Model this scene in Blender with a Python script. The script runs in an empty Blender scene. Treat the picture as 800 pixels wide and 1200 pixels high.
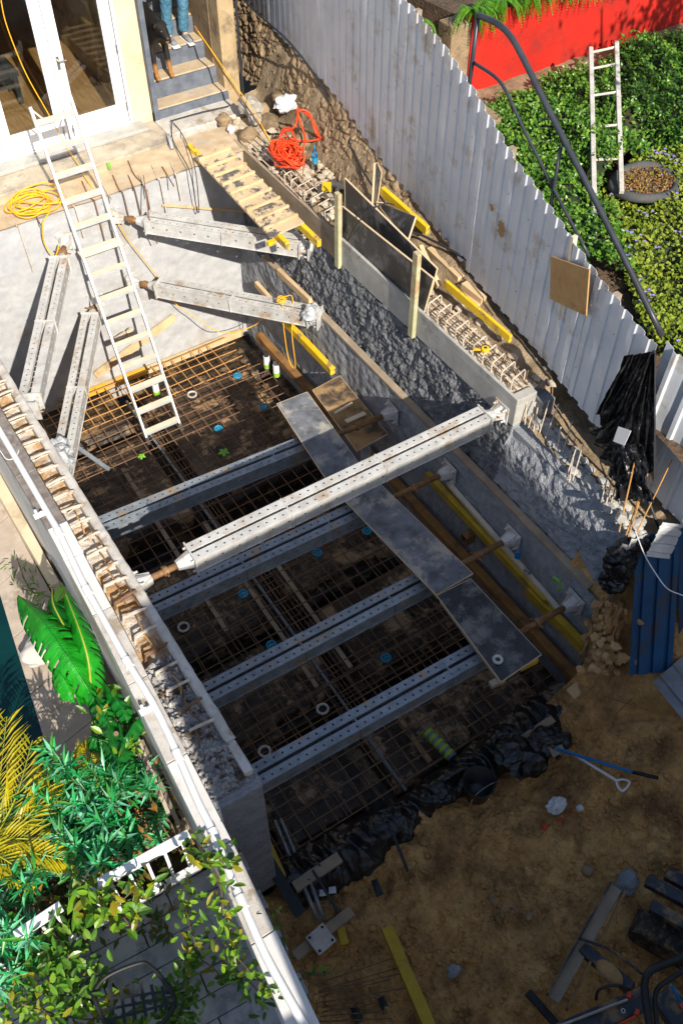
import bpy, bmesh, math, random
from mathutils import Vector, Matrix, noise, Euler
rnd = random.Random(7)
R = math.radians
S = bpy.context.scene
C = S.collection
# ---------------------------------------------------------------- camera
CH = 6.25
F, YAW, PITCH = 1128.9, .570645, .879057
cd = bpy.data.cameras.new('camera'); cam = bpy.data.objects.new('camera', cd); C.objects.link(cam)
cd.sensor_fit = 'HORIZONTAL'; cd.sensor_width = 36; cd.lens = F/800*36; cd.clip_end = 500; cd.clip_start = .05
cam.location = (0, 0, CH); cam.rotation_euler = (math.pi/2-PITCH, 0, -YAW)
S.camera = cam
# ---------------------------------------------------------------- light
EL, AZ = R(36), R(-97)
sv = Vector((math.cos(EL)*math.cos(AZ), math.cos(EL)*math.sin(AZ), math.sin(EL)))
sun = bpy.data.lights.new('sun', 'SUN'); sun.energy = 5.0; sun.angle = R(.5); sun.color = (1, .93, .82)
so = bpy.data.objects.new('sun', sun); C.objects.link(so); so.rotation_euler = sv.to_track_quat('Z', 'Y').to_euler()
W = bpy.data.worlds.new('World'); S.world = W; W.use_nodes = True
wn = W.node_tree
sk = wn.nodes.new('ShaderNodeTexSky'); sk.sky_type = 'NISHITA'; sk.sun_disc = False
sk.sun_elevation = EL; sk.sun_rotation = math.atan2(sv.x, sv.y)
bg = wn.nodes['Background']; bg.inputs['Strength'].default_value = .115
wn.links.new(sk.outputs[0], bg.inputs['Color'])
S.view_settings.view_transform = 'Standard'; S.view_settings.look = 'None'
S.view_settings.exposure = .5; S.view_settings.gamma = 1
S.render.resolution_x = 682; S.render.resolution_y = 1024
# ---------------------------------------------------------------- pixel rays of the reference view
_r = Vector((math.cos(YAW), -math.sin(YAW), 0)); _f = Vector((math.sin(YAW)*math.cos(PITCH), math.cos(YAW)*math.cos(PITCH), -math.sin(PITCH)))
_d = _f.cross(_r)
O = Vector((0, 0, CH))
def ray(u, v): return _r*((u-400)/F) + _d*((v-600)/F) + _f
def Z(u, v, z): d = ray(u, v); return O + d*((z-CH)/d.z)
def Y(u, v, y): d = ray(u, v); return O + d*(y/d.y)
def X(u, v, x): d = ray(u, v); return O + d*(x/d.x)
def PL(u, v, p, n): d = ray(u, v); p = Vector(p); n = Vector(n); return O + d*((p-O).dot(n)/d.dot(n))
# ---------------------------------------------------------------- mesh helpers
def frame(d, up=(0, 0, 1)):
    d = Vector(d).normalized(); up = Vector(up)
    if abs(d.dot(up)) > .98: up = Vector((0, 1, 0)) if abs(d.y) < .9 else Vector((1, 0, 0))
    s = d.cross(up).normalized(); u = s.cross(d).normalized()
    return d, s, u
class MB:
    def __init__(s): s.v = []; s.f = []
    def add(s, vs, fs):
        n = len(s.v); s.v += [tuple(p) for p in vs]; s.f += [tuple(i+n for i in f) for f in fs]; return s
    def box(s, c, size, M=None):
        c = Vector(c); hx, hy, hz = size[0]/2, size[1]/2, size[2]/2
        vs = [Vector((x, y, z)) for x in (-hx, hx) for y in (-hy, hy) for z in (-hz, hz)]
        if M is not None: vs = [M @ p for p in vs]
        return s.add([c+p for p in vs], [(0,1,3,2),(4,6,7,5),(0,4,5,1),(2,3,7,6),(0,2,6,4),(1,5,7,3)])
    def bar(s, a, b, w, h, up=(0, 0, 1)):
        a = Vector(a); b = Vector(b); d, sd, u = frame(b-a, up)
        q = [sd*(-w/2)-u*(h/2), sd*(w/2)-u*(h/2), sd*(w/2)+u*(h/2), sd*(-w/2)+u*(h/2)]
        return s.add([a+p for p in q]+[b+p for p in q], [(3,2,1,0),(4,5,6,7),(0,1,5,4),(1,2,6,5),(2,3,7,6),(3,0,4,7)])
    def tube(s, pts, r, n=6, cap=True, closed=False):
        pts = [Vector(p) for p in pts]; m = len(pts); rs = r if isinstance(r, (list, tuple)) else [r]*m
        N = len(s.v); u = None
        for i, p in enumerate(pts):
            if closed: t = pts[(i+1) % m]-pts[i-1]
            else: t = (pts[min(i+1, m-1)]-pts[max(i-1, 0)])
            if t.length < 1e-9: t = Vector((0, 0, 1))
            t.normalize()
            if u is None: _, sd, u = frame(t)
            u = (u - t*u.dot(t))
            if u.length < 1e-6: _, sd, u = frame(t)
            u.normalize(); sd = t.cross(u)
            for k in range(n):
                a = 2*math.pi*k/n
                s.v.append(tuple(p + (u*math.cos(a)+sd*math.sin(a))*rs[i]))
        for i in range(m if closed else m-1):
            j = (i+1) % m
            for k in range(n):
                l = (k+1) % n
                s.f.append((N+i*n+k, N+i*n+l, N+j*n+l, N+j*n+k))
        if cap and not closed:
            s.f.append(tuple(N+k for k in range(n))[::-1]); s.f.append(tuple(N+(m-1)*n+k for k in range(n)))
        return s
    def prism(s, poly, z0, z1):
        n = len(poly); A = sum(poly[i][0]*poly[(i+1) % n][1]-poly[(i+1) % n][0]*poly[i][1] for i in range(n))
        if A < 0: poly = poly[::-1]
        vs = [(p[0], p[1], z0) for p in poly]+[(p[0], p[1], z1) for p in poly]
        fs = [tuple(range(n))[::-1], tuple(range(n, 2*n))]+[(i, (i+1) % n, n+(i+1) % n, n+i) for i in range(n)]
        return s.add(vs, fs)
    def slab(s, quad, t, off=0):       # quad of 3D points, thickness t downwards along normal
        q = [Vector(p) for p in quad]; n = (q[1]-q[0]).cross(q[2]-q[0]).normalized()
        if n.z < 0: q = q[::-1]; n = -n
        m = len(q)
        vs = [p+n*off for p in q]+[p+n*(off-t) for p in q]
        fs = [tuple(range(m)), tuple(range(m, 2*m))[::-1]]+[(i, m+i, m+(i+1) % m, (i+1) % m) for i in range(m)]
        return s.add(vs, fs)
    def grid(s, fn, nu, nv):
        N = len(s.v)
        for i in range(nu+1):
            for j in range(nv+1): s.v.append(tuple(fn(i/nu, j/nv)))
        for i in range(nu):
            for j in range(nv):
                a = N+i*(nv+1)+j; s.f.append((a, a+nv+1, a+nv+2, a+1))
        return s
    def rock(s, c, r, sq=(1, 1, .7), seed=None, sub=2):
        bm = bmesh.new(); bmesh.ops.create_icosphere(bm, subdivisions=sub, radius=1)
        o = Vector((rnd.random()*50, rnd.random()*50, rnd.random()*50)); rot = Euler((rnd.random()*6, rnd.random()*6, rnd.random()*6)).to_matrix()
        base = len(s.v)
        for v in bm.verts:
            p = v.co.copy(); k = 1+.45*noise.noise(p*1.1+o)+.15*noise.noise(p*3+o)
            p = rot @ p*k; q = Vector((p.x*sq[0], p.y*sq[1], p.z*sq[2]))*r
            s.v.append(tuple(Vector(c)+q))
        for f in bm.faces: s.f.append(tuple(base+v.index for v in f.verts))
        bm.free(); return s
def lab(o, label=None, cat=None, group=None, kind=None):
    if label: o['label'] = label
    if cat: o['category'] = cat
    if group: o['group'] = group
    if kind: o['kind'] = kind
    return o
def obj(name, mb, mat, parent=None, bevel=0, smooth=False, solid=0, label=None):
    me = bpy.data.meshes.new(name); me.from_pydata(mb.v, [], mb.f); me.update()
    if smooth:
        for p in me.polygons: p.use_smooth = True
    me.materials.append(mat)
    o = bpy.data.objects.new(name, me); C.objects.link(o)
    if parent is not None:
        o.parent = parent; o.matrix_parent_inverse = Matrix.Translation(-parent.location) if parent.type == 'EMPTY' else Matrix()
    if solid:
        m = o.modifiers.new('solid', 'SOLIDIFY'); m.thickness = solid; m.offset = 0
    if bevel:
        m = o.modifiers.new('bevel', 'BEVEL'); m.width = bevel; m.segments = 2; m.limit_method = 'ANGLE'; m.angle_limit = R(50)
    if label: o['label'] = label
    return o
def thing(name, loc, label, cat, group=None):
    o = bpy.data.objects.new(name, None); C.objects.link(o); o.location = Vector(loc); o.empty_display_size = .1
    return lab(o, label, cat, group)
def solo(name, mb, mat, label, cat, group=None, **k):
    return lab(obj(name, mb, mat, None, **k), label, cat, group)
def struct(name, mb, mat, **k):
    return lab(obj(name, mb, mat, None, **k), kind='structure')
def copy_tree(o, loc=None, rot=None, parent=None):
    c = o.copy(); C.objects.link(c)
    if parent is not None: c.parent = parent
    if loc is not None: c.location = loc
    if rot is not None: c.rotation_euler = rot
    for ch in list(o.children): copy_tree(ch, parent=c)
    return c
def fb(p, s=1, oc=3):
    v = 0; a = 1
    for i in range(oc): v += a*noise.noise(Vector(p)*s); s *= 2.1; a *= .5
    return v
def lerp(a, b, t): return a+(b-a)*t
def path(pts, n):                       # Catmull-Rom through points
    pts = [Vector(p) for p in pts]; P = [pts[0]*2-pts[1]]+pts+[pts[-1]*2-pts[-2]]; out = []
    for i in range(1, len(P)-2):
        for k in range(n):
            t = k/n; a, b, c, d = P[i-1:i+3]
            out.append(.5*((2*b)+(c-a)*t+(2*a-5*b+4*c-d)*t*t+(3*b-a-3*c+d)*t**3))
    return out+[pts[-1]]
# ---------------------------------------------------------------- materials
def lk(nt, a, b): nt.links.new(a, b)
def mat(name, c1, c2=None, scale=4, rough=.8, bump=.3, bscale=60, bdist=.01, metal=0, c3=None, s3=1.2, t3=.55, spec=.4, w3=.06, stretch=None, det=8):
    m = bpy.data.materials.new(name); m.use_nodes = True; nt = m.node_tree; b = nt.nodes['Principled BSDF']
    b.inputs['Roughness'].default_value = rough; b.inputs['Metallic'].default_value = metal
    b.inputs['Specular IOR Level'].default_value = spec
    tc = nt.nodes.new('ShaderNodeTexCoord'); co = tc.outputs['Object']
    if stretch:
        mp = nt.nodes.new('ShaderNodeMapping'); mp.inputs['Scale'].default_value = stretch; lk(nt, co, mp.inputs[0]); co = mp.outputs[0]
    c2 = c2 or c1
    n = nt.nodes.new('ShaderNodeTexNoise'); n.inputs['Scale'].default_value = scale; n.inputs['Detail'].default_value = det; n.inputs['Roughness'].default_value = .65
    lk(nt, co, n.inputs['Vector'])
    r = nt.nodes.new('ShaderNodeValToRGB'); r.color_ramp.elements[0].position = .36; r.color_ramp.elements[1].position = .64
    r.color_ramp.elements[0].color = (*c1, 1); r.color_ramp.elements[1].color = (*c2, 1); lk(nt, n.outputs['Fac'], r.inputs[0])
    out = r.outputs[0]
    if c3:
        n3 = nt.nodes.new('ShaderNodeTexNoise'); n3.inputs['Scale'].default_value = s3; n3.inputs['Detail'].default_value = 10; n3.inputs['Roughness'].default_value = .7
        mp3 = nt.nodes.new('ShaderNodeMapping'); mp3.inputs['Location'].default_value = (3.7, 1.3, 5.1); lk(nt, tc.outputs['Object'], mp3.inputs[0]); lk(nt, mp3.outputs[0], n3.inputs['Vector'])
        r3 = nt.nodes.new('ShaderNodeValToRGB'); r3.color_ramp.elements[0].position = t3-w3; r3.color_ramp.elements[1].position = t3+w3; lk(nt, n3.outputs['Fac'], r3.inputs[0])
        mx = nt.nodes.new('ShaderNodeMix'); mx.data_type = 'RGBA'; lk(nt, r3.outputs[0], mx.inputs['Factor']); lk(nt, out, mx.inputs[6]); mx.inputs[7].default_value = (*c3, 1)
        out = mx.outputs[2]
    lk(nt, out, b.inputs['Base Color'])
    if bump:
        nb = nt.nodes.new('ShaderNodeTexNoise'); nb.inputs['Scale'].default_value = bscale; nb.inputs['Detail'].default_value = 6; lk(nt, co, nb.inputs['Vector'])
        bp = nt.nodes.new('ShaderNodeBump'); bp.inputs['Strength'].default_value = bump; bp.inputs['Distance'].default_value = bdist
        lk(nt, nb.outputs['Fac'], bp.inputs['Height']); lk(nt, bp.outputs[0], b.inputs['Normal'])
    return m
def leafmat(name, cols, rough=.45, trans=.25):
    m = bpy.data.materials.new(name); m.use_nodes = True; nt = m.node_tree; b = nt.nodes['Principled BSDF']
    g = nt.nodes.new('ShaderNodeNewGeometry'); r = nt.nodes.new('ShaderNodeValToRGB'); els = r.color_ramp.elements
    while len(els) < len(cols): els.new(.5)
    for i, c in enumerate(cols): els[i].position = i/(len(cols)-1); els[i].color = (*c, 1)
    lk(nt, g.outputs['Random Per Island'], r.inputs[0]); lk(nt, r.outputs[0], b.inputs['Base Color'])
    b.inputs['Roughness'].default_value = rough
    t = nt.nodes.new('ShaderNodeBsdfTranslucent'); lk(nt, r.outputs[0], t.inputs[0])
    mx = nt.nodes.new('ShaderNodeMixShader'); mx.inputs[0].default_value = trans
    o = nt.nodes['Material Output']; lk(nt, b.outputs[0], mx.inputs[1]); lk(nt, t.outputs[0], mx.inputs[2]); lk(nt, mx.outputs[0], o.inputs[0])
    return m
def glassmat(name, col=(.8, .85, .85), alpha=.25, rough=.03):
    m = bpy.data.materials.new(name); m.use_nodes = True; nt = m.node_tree
    g = nt.nodes.new('ShaderNodeBsdfGlossy'); g.inputs['Roughness'].default_value = rough; g.inputs[0].default_value = (1, 1, 1, 1)
    t = nt.nodes.new('ShaderNodeBsdfTransparent'); t.inputs[0].default_value = (*col, 1)
    fr = nt.nodes.new('ShaderNodeFresnel'); fr.inputs[0].default_value = 1.5
    mx = nt.nodes.new('ShaderNodeMixShader'); lk(nt, fr.outputs[0], mx.inputs[0]); lk(nt, t.outputs[0], mx.inputs[1]); lk(nt, g.outputs[0], mx.inputs[2])
    lk(nt, mx.outputs[0], nt.nodes['Material Output'].inputs[0]); return m
M = {}
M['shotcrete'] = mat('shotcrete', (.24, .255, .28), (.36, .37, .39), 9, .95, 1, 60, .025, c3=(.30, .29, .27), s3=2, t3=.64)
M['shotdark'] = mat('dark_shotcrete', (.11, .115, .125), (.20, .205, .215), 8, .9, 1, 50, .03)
M['terr'] = mat('dusty_terrace', (.38, .32, .235), (.52, .45, .35), 4, .95, .7, 60, .012, c3=(.27, .235, .19), s3=3, t3=.56)
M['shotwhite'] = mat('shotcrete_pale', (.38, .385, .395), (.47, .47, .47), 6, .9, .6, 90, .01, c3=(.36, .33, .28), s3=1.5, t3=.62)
M['concrete'] = mat('concrete', (.34, .33, .30), (.46, .44, .40), 5, .9, .3, 60, .006, c3=(.22, .20, .18), s3=2, t3=.62)
M['palecon'] = mat('pale_concrete', (.44, .40, .35), (.60, .57, .52), 6, .9, .4, 80, .008, c3=(.33, .27, .20), s3=4, t3=.585, w3=.04)
M['whitewall'] = mat('white_render', (.60, .58, .55), (.70, .68, .65), 3, .85, .2, 60, .005, c3=(.45, .41, .35), s3=2.2, t3=.61)
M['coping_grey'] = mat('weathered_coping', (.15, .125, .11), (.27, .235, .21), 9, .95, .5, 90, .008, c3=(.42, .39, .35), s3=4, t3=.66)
M['sandcon'] = mat('sandy_concrete', (.43, .32, .20), (.56, .44, .29), 5, .95, .5, 60, .01, c3=(.38, .35, .31), s3=2.2, t3=.60)
M['sand'] = mat('sand', (.50, .33, .16), (.60, .42, .22), 9, .95, .5, 80, .008)
M['soil'] = mat('sandy_soil', (.44, .23, .075), (.72, .42, .155), 3.5, .95, 1, 20, .06, c3=(.22, .115, .045), s3=1.7, t3=.55, w3=.08)
M['soilbright'] = mat('orange_sand', (.33, .19, .08), (.45, .28, .12), 5, .95, .8, 35, .02)
M['dirtfloor'] = mat('muddy_membrane', (.014, .011, .009), (.05, .034, .021), 3, .5, .9, 7, .06, c3=(.20, .13, .07), s3=2.4, t3=.57, w3=.04)
M['blackplastic'] = mat('black_plastic_film', (.008, .008, .009), (.016, .016, .017), 5, .22, .8, 9, .05, spec=.6)
M['blackmatt'] = mat('black_steel', (.012, .012, .013), (.022, .022, .024), 6, .5, .1)
M['steel'] = mat('shaded_galvanised_steel', (.19, .22, .25), (.32, .36, .40), 9, .5, .2, 40, .003, metal=.3, c3=(.36, .26, .16), s3=3.4, t3=.60, w3=.05)  # strut steel darkened and blued, shade of the lower struts in the colour
M['steelwhite'] = mat('sunlit_dusty_steel', (.44, .43, .41), (.60, .59, .56), 7, .65, .25, 60, .004, metal=.1, c3=(.38, .27, .17), s3=4.5, t3=.60, w3=.07)  # paler copy of the strut steel for sunlit struts, also on jack parts
M['thread'] = mat('rusty_thread', (.20, .10, .04), (.33, .19, .09), 20, .7, .6, 140, .006, metal=.3)
M['rebar'] = mat('rusty_rebar', (.13, .07, .04), (.22, .12, .065), 14, .85, .4, 120, .003)
M['rebarbright'] = mat('orange_rebar', (.42, .20, .06), (.55, .30, .10), 14, .85, .4, 120, .003)
M['rebardark'] = mat('dark_rebar', (.12, .075, .045), (.22, .14, .085), 14, .85, .4, 120, .003)
M['rebarpale'] = mat('cement_splashed_rebar', (.50, .42, .33), (.62, .55, .46), 30, .9, .5, 120, .003, c3=(.3, .16, .08), s3=9, t3=.58)
M['yellow'] = mat('yellow_timber', (.76, .47, .01), (.86, .56, .02), 6, .6, .3, 30, .004, c3=(.34, .23, .10), s3=7, t3=.57, w3=.04)
M['yellowdirty'] = mat('dirty_yellow_timber', (.42, .27, .02), (.55, .36, .03), 6, .7, .3, 30, .004, c3=(.22, .13, .05), s3=3, t3=.6)
M['brownbeam'] = mat('brown_waling', (.22, .105, .03), (.33, .17, .05), 5, .8, .3, 30, .004, c3=(.10, .06, .04), s3=2.4, t3=.57)
M['orangebeam'] = mat('orange_board', (.75, .35, .03), (.82, .42, .05), 5, .7, .2, 30, .004, c3=(.55, .36, .2), s3=2.4, t3=.62)
M['pine'] = mat('pine_wood', (.55, .38, .20), (.68, .50, .29), 5, .8, .3, 30, .004, stretch=(1, 1, 1), c3=(.38, .26, .15), s3=3, t3=.62)
M['palewood'] = mat('pale_wood', (.60, .50, .36), (.70, .60, .45), 5, .85, .3, 40, .004, c3=(.4, .32, .22), s3=3, t3=.62)
M['greypine'] = mat('weathered_wood', (.26, .20, .14), (.38, .30, .21), 5, .9, .4, 40, .005)
M['greenpine'] = mat('treated_pine', (.42, .40, .22), (.52, .50, .30), 6, .8, .2, 40, .003, c3=(.42, .28, .15), s3=3, t3=.58)
M['plyblack'] = mat('black_film_ply', (.022, .022, .025), (.055, .053, .055), 4, .42, .15, 30, .003, c3=(.17, .16, .15), s3=3.6, t3=.56, w3=.06)
M['plyedge'] = mat('ply_edge', (.62, .45, .28), (.70, .55, .36), 12, .85, .1)
M['plydust'] = mat('dusty_ply', (.08, .085, .095), (.20, .21, .23), 5, .75, .2, 30, .004, c3=(.36, .33, .28), s3=3.6, t3=.565, w3=.05)
M['osb'] = mat('brown_board', (.46, .26, .10), (.54, .32, .13), 9, .8, .1, 60, .002, c3=(.36, .21, .09), s3=8, t3=.62)
M['muddy'] = mat('muddy_board', (.22, .13, .06), (.40, .26, .12), 5, .95, .5, 30, .008, c3=(.06, .045, .035), s3=2.4, t3=.55)
M['sheet'] = mat('corrugated_steel', (.58, .61, .66), (.68, .70, .74), 3, .5, .05, 20, .002, metal=.1, c3=(.42, .35, .27), s3=2.4, t3=.61, w3=.07)
M['rustpatch'] = mat('rust', (.30, .17, .08), (.40, .25, .12), 30, .95, .3)
M['blue'] = mat('blue_sheet', (.004, .05, .13), (.008, .08, .19), 3, .5, .2, 20, .004, c3=(.06, .05, .045), s3=2.5, t3=.57, w3=.06, metal=.1)
M['alu'] = mat('aluminium', (.62, .62, .62), (.74, .74, .73), 8, .45, .1, 40, .002, metal=.4)
M['treadsand'] = mat('sandy_tread', (.66, .55, .40), (.74, .64, .50), 8, .9, .2)
M['white'] = mat('white_paint', (.80, .80, .80), (.84, .84, .84), 3, .4, .03, 30, .001)
M['whitepipe'] = mat('white_pipe', (.72, .72, .71), (.80, .80, .79), 4, .45, .05, 30, .002, c3=(.5, .48, .44), s3=4, t3=.66)
M['cream'] = mat('cream_render', (.62, .50, .33), (.70, .58, .40), 2.5, .9, .25, 50, .004, c3=(.44, .34, .22), s3=1.5, t3=.63)
M['creamdark'] = mat('dirty_cream_render', (.36, .26, .14), (.50, .38, .22), 3, .9, .3, 50, .005, c3=(.22, .16, .10), s3=3, t3=.56)
M['bluestone'] = mat('blue_grey_stone', (.085, .10, .13), (.15, .17, .20), 7, .85, .4, 50, .006)
M['deck'] = mat('wood_floor', (.42, .19, .07), (.60, .31, .12), 3, .45, .1, 30, .002, stretch=(12, 1, 1))
M['dark'] = mat('dark_interior', (.03, .027, .025), (.05, .045, .04), 3, .8, 0)
M['stone'] = mat('sandstone', (.21, .145, .08), (.33, .235, .14), 4, .92, .8, 30, .015, c3=(.12, .085, .05), s3=2.5, t3=.58)
M['rubble'] = mat('rubble', (.40, .33, .24), (.56, .48, .36), 6, .95, .6, 50, .01)
M['mortar'] = mat('earth_mortar', (.20, .14, .08), (.36, .27, .17), 6, .95, .8, 40, .02)
M['red'] = mat('red_paint', (.42, .012, .005), (.58, .018, .007), 2, .75, .5, 40, .01, c3=(.24, .02, .012), s3=3, t3=.6, w3=.12)
M['redhose'] = mat('red_hose', (.82, .055, .012), (.85, .07, .015), 3, .4, 0)
M['orangerope'] = mat('orange_cord', (.88, .40, .012), (.90, .45, .02), 5, .6, .1)
M['tile'] = mat('paving', (.40, .33, .26), (.50, .42, .34), 6, .85, .25, 60, .004, c3=(.27, .21, .16), s3=2.2, t3=.6)
M['greytile'] = mat('grey_paving', (.30, .30, .32), (.42, .42, .43), 5, .8, .25, 50, .004, c3=(.14, .14, .15), s3=2.6, t3=.6)
M['darktile'] = mat('dark_paving', (.17, .15, .13), (.26, .23, .20), 6, .85, .3, 50, .004, c3=(.06, .05, .045), s3=3, t3=.57)
M['water'] = mat('pool_water', (.002, .025, .026), (.003, .035, .034), 3, .08, .1, 6, .01)
M['earth'] = mat('garden_earth', (.07, .045, .028), (.13, .085, .05), 6, .95, .9, 30, .03, c3=(.22, .16, .1), s3=5, t3=.62)
M['bluecap'] = mat('blue_cap', (.015, .20, .36), (.02, .28, .45), 6, .4, 0)
M['green'] = mat('green_plastic', (.14, .42, .03), (.2, .5, .05), 6, .5, .1)
M['lime'] = mat('lime_strap', (.20, .42, .02), (.28, .52, .03), 6, .6, .2)
M['greywrap'] = mat('grey_wrap', (.30, .32, .34), (.46, .47, .48), 6, .4, .8, 22, .02)
M['brownrot'] = mat('rotten_wood', (.20, .115, .05), (.30, .18, .08), 5, .95, .5, 30, .008)
M['hose'] = mat('black_hose', (.02, .022, .028), (.03, .032, .038), 6, .5, 0)
M['railblack'] = mat('dark_rail', (.03, .035, .045), (.045, .05, .06), 6, .35, 0)
M['tyre'] = mat('rubber', (.06, .06, .06), (.10, .10, .095), 6, .85, .3, 60, .005)
M['bag'] = mat('white_bag', (.55, .56, .58), (.68, .69, .70), 6, .5, .5, 30, .01)
M['clearbag'] = mat('clear_bag', (.40, .38, .33), (.55, .52, .46), 6, .3, .6, 25, .015)
M['denim'] = mat('denim', (.04, .13, .21), (.09, .23, .33), 14, .9, 1, 18, .03)
M['shoe'] = mat('grey_shoe', (.12, .12, .13), (.30, .30, .31), 20, .8, .2)
M['skin'] = mat('skin', (.50, .30, .2), (.55, .34, .23), 4, .55, 0)
M['shirt'] = mat('shirt', (.2, .22, .26), (.24, .26, .3), 4, .9, .2)
M['hair'] = mat('hair', (.05, .03, .02), (.07, .045, .03), 9, .8, .2)
M['dogblack'] = mat('black_fur', (.012, .010, .009), (.022, .018, .015), 12, .5, .3, 90, .004)
M['dogtan'] = mat('tan_fur', (.30, .13, .035), (.36, .17, .05), 12, .7, .3, 90, .004)
M['bucket'] = mat('black_bucket', (.015, .015, .016), (.03, .03, .031), 6, .35, .1)
M['bluehandle'] = mat('blue_handle', (.01, .16, .42), (.015, .2, .5), 6, .5, 0)
M['galv'] = mat('grey_steel_sheet', (.22, .23, .24), (.36, .36, .37), 3, .4, .2, 20, .006, metal=.5, c3=(.2, .13, .07), s3=3, t3=.6)
M['boardsand'] = mat('sandy_board', (.52, .39, .23), (.62, .48, .31), 5, .9, .4, 50, .006, c3=(.10, .095, .09), s3=5, t3=.545, w3=.03)
M['brownbag'] = mat('dusty_sack', (.30, .27, .23), (.42, .39, .34), 5, .8, .4)
M['roughcon'] = mat('broken_concrete', (.30, .29, .28), (.48, .46, .44), 8, .95, 1, 40, .03, c3=(.10, .07, .045), s3=7, t3=.54, w3=.04)
M['track'] = mat('muddy_rubber', (.02, .02, .02), (.05, .04, .03), 6, .85, .5, c3=(.20, .13, .07), s3=8, t3=.55)
M['machine'] = mat('dark_machine_paint', (.02, .025, .035), (.035, .042, .055), 6, .4, .1, c3=(.22, .14, .07), s3=5, t3=.54, w3=.05)
M['redcap'] = mat('red_cap', (.5, .05, .02), (.6, .07, .03), 6, .4, 0)
M['chrome'] = mat('dull_chrome', (.3, .3, .3), (.4, .4, .4), 6, .3, 0, metal=.8)
M['terracotta'] = mat('terracotta', (.50, .20, .05), (.60, .26, .08), 6, .85, .2)
M['roof'] = mat('roof_tile', (.35, .14, .08), (.42, .18, .1), 6, .9, .2)
M['stem'] = mat('stem', (.12, .08, .05), (.2, .14, .08), 6, .9, .3)
M['bark'] = mat('bark', (.10, .07, .05), (.17, .12, .08), 8, .95, .7, 30, .01)
M['hedge'] = leafmat('hedge_leaf', [(.03, .09, .008), (.06, .17, .012), (.10, .25, .02), (.20, .34, .03), (.045, .13, .012)], .35)
M['flowerleaf'] = leafmat('flower_leaf', [(.10, .17, .01), (.20, .28, .015), (.32, .36, .02), (.14, .20, .01), (.24, .30, .02)], .5)
M['petal'] = leafmat('petal', [(.35, .25, .7), (.45, .35, .8), (.3, .2, .6)], .6, .2)
M['banana'] = mat('banana_leaf', (.01, .26, .012), (.02, .38, .02), 6, .36, .7, 30, .014, stretch=(.4, 2.2, 1), spec=.45, c3=(.22, .17, .03), s3=5, t3=.66, w3=.02)
M['bananadark'] = mat('broad_leaf', (.008, .11, .014), (.012, .17, .02), 3, .35, .4, 18, .01)
def translucent(m, k, col):
    nt = m.node_tree; b = nt.nodes['Principled BSDF']; o = nt.nodes['Material Output']; t = nt.nodes.new('ShaderNodeBsdfTranslucent'); t.inputs[0].default_value = (*col, 1)
    mx = nt.nodes.new('ShaderNodeMixShader'); mx.inputs[0].default_value = k; lk(nt, b.outputs[0], mx.inputs[1]); lk(nt, t.outputs[0], mx.inputs[2]); lk(nt, mx.outputs[0], o.inputs[0])
translucent(M['banana'], .25, (.1, .5, .02)); translucent(M['bananadark'], .15, (.05, .3, .02))
M['midrib'] = mat('midrib', (.30, .34, .03), (.36, .38, .04), 5, .5, 0)
M['palm'] = leafmat('yellow_palm', [(.42, .36, .005), (.60, .48, .01), (.50, .44, .008), (.30, .30, .01)], .4, .3)
M['oleander'] = leafmat('narrow_leaf', [(.008, .10, .03), (.015, .28, .06), (.03, .45, .12), (.22, .58, .36), (.012, .18, .03), (.08, .30, .03), (.02, .36, .12)], .35)
M['vine'] = leafmat('vine_leaf', [(.06, .17, .01), (.14, .30, .015), (.20, .36, .02), (.03, .09, .01), (.34, .28, .01), (.08, .2, .02)], .4)
M['fern'] = leafmat('fern_leaf', [(.08, .24, .01), (.14, .34, .015), (.05, .16, .01)], .5)
M['glass'] = glassmat('window_glass')
M['bottle'] = glassmat('bottle_plastic', (.75, .85, .95))
# ================================================================ SETTING
XL, YN, YF, ZB = 1.05, 2.82, 9.84, -2.75
def fx(y): return 5.3+(y-4)*.12          # fence line in plan
# one big soil sheet: the excavation floor rises to the ground around it
def soilz(x, y):
    z = -2.42+.11*fb((x, y, 0), .7)+.075*fb((x, y, 3), 2.2)+.035*fb((x, y, 5), 6)+.05*abs(noise.noise(Vector((x*3.1, y*3.1, 2))))-.03*abs(noise.noise(Vector((x*7+y*2, y*5, 9))))+.016*fb((x, y, 13), 15)-.045*max(0, .12-abs(noise.noise(Vector((x*1.7, y*1.7+.4*x, 31)))))/.12
    t = max(0, min(1, (x-3.4)/2.1)); t = t*t*(3-2*t)
    z += t*1.25*max(0, min(1, (y+1.5)/3.2))
    t2 = max(0, min(1, (y-1.9)/1.0))*max(0, min(1, (x-4.35)/.5)); z += .55*t2
    return z
m = MB()
def sg(u, v):
    x = .72+7.6*u; y = -2.2+5.6*v
    z = soilz(x, y)
    if y > YN-.08 and x < 4.72: z = min(z, -3.18)
    return (x, y, z)
m.grid(sg, 420, 310)
struct('soil_ground', m, M['soil'], smooth=True)
m = MB()
def fg(u, v):
    x = .9+4.0*u; y = 2.7+7.3*v
    def tr_(a, c, w): return max(0, min(1, (w/2-abs(a-c))/.05+.5))
    tk_ = max(tr_(x, 2.69, .24), tr_(x, 1.16, .16), tr_(y, 6.98, .34), tr_(y, 8.95, .2), tr_(y, 4.03, .16), tr_(y, 5.28, .12))
    return (x, y, -2.80-.33*tk_+.05*fb((x, y, 1), 1.5)+.03*abs(fb((x*3, y*1.2, 4), 2)))
m.grid(fg, 160, 260); struct('pit_floor', m, M['dirtfloor'], smooth=True)
m = MB(); m.add([(-120, -120, -3.2), (120, -120, -3.2), (120, 160, -3.2), (-120, 160, -3.2)], [(0, 1, 2, 3)]); struct('ground', m, M['earth'])
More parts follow.
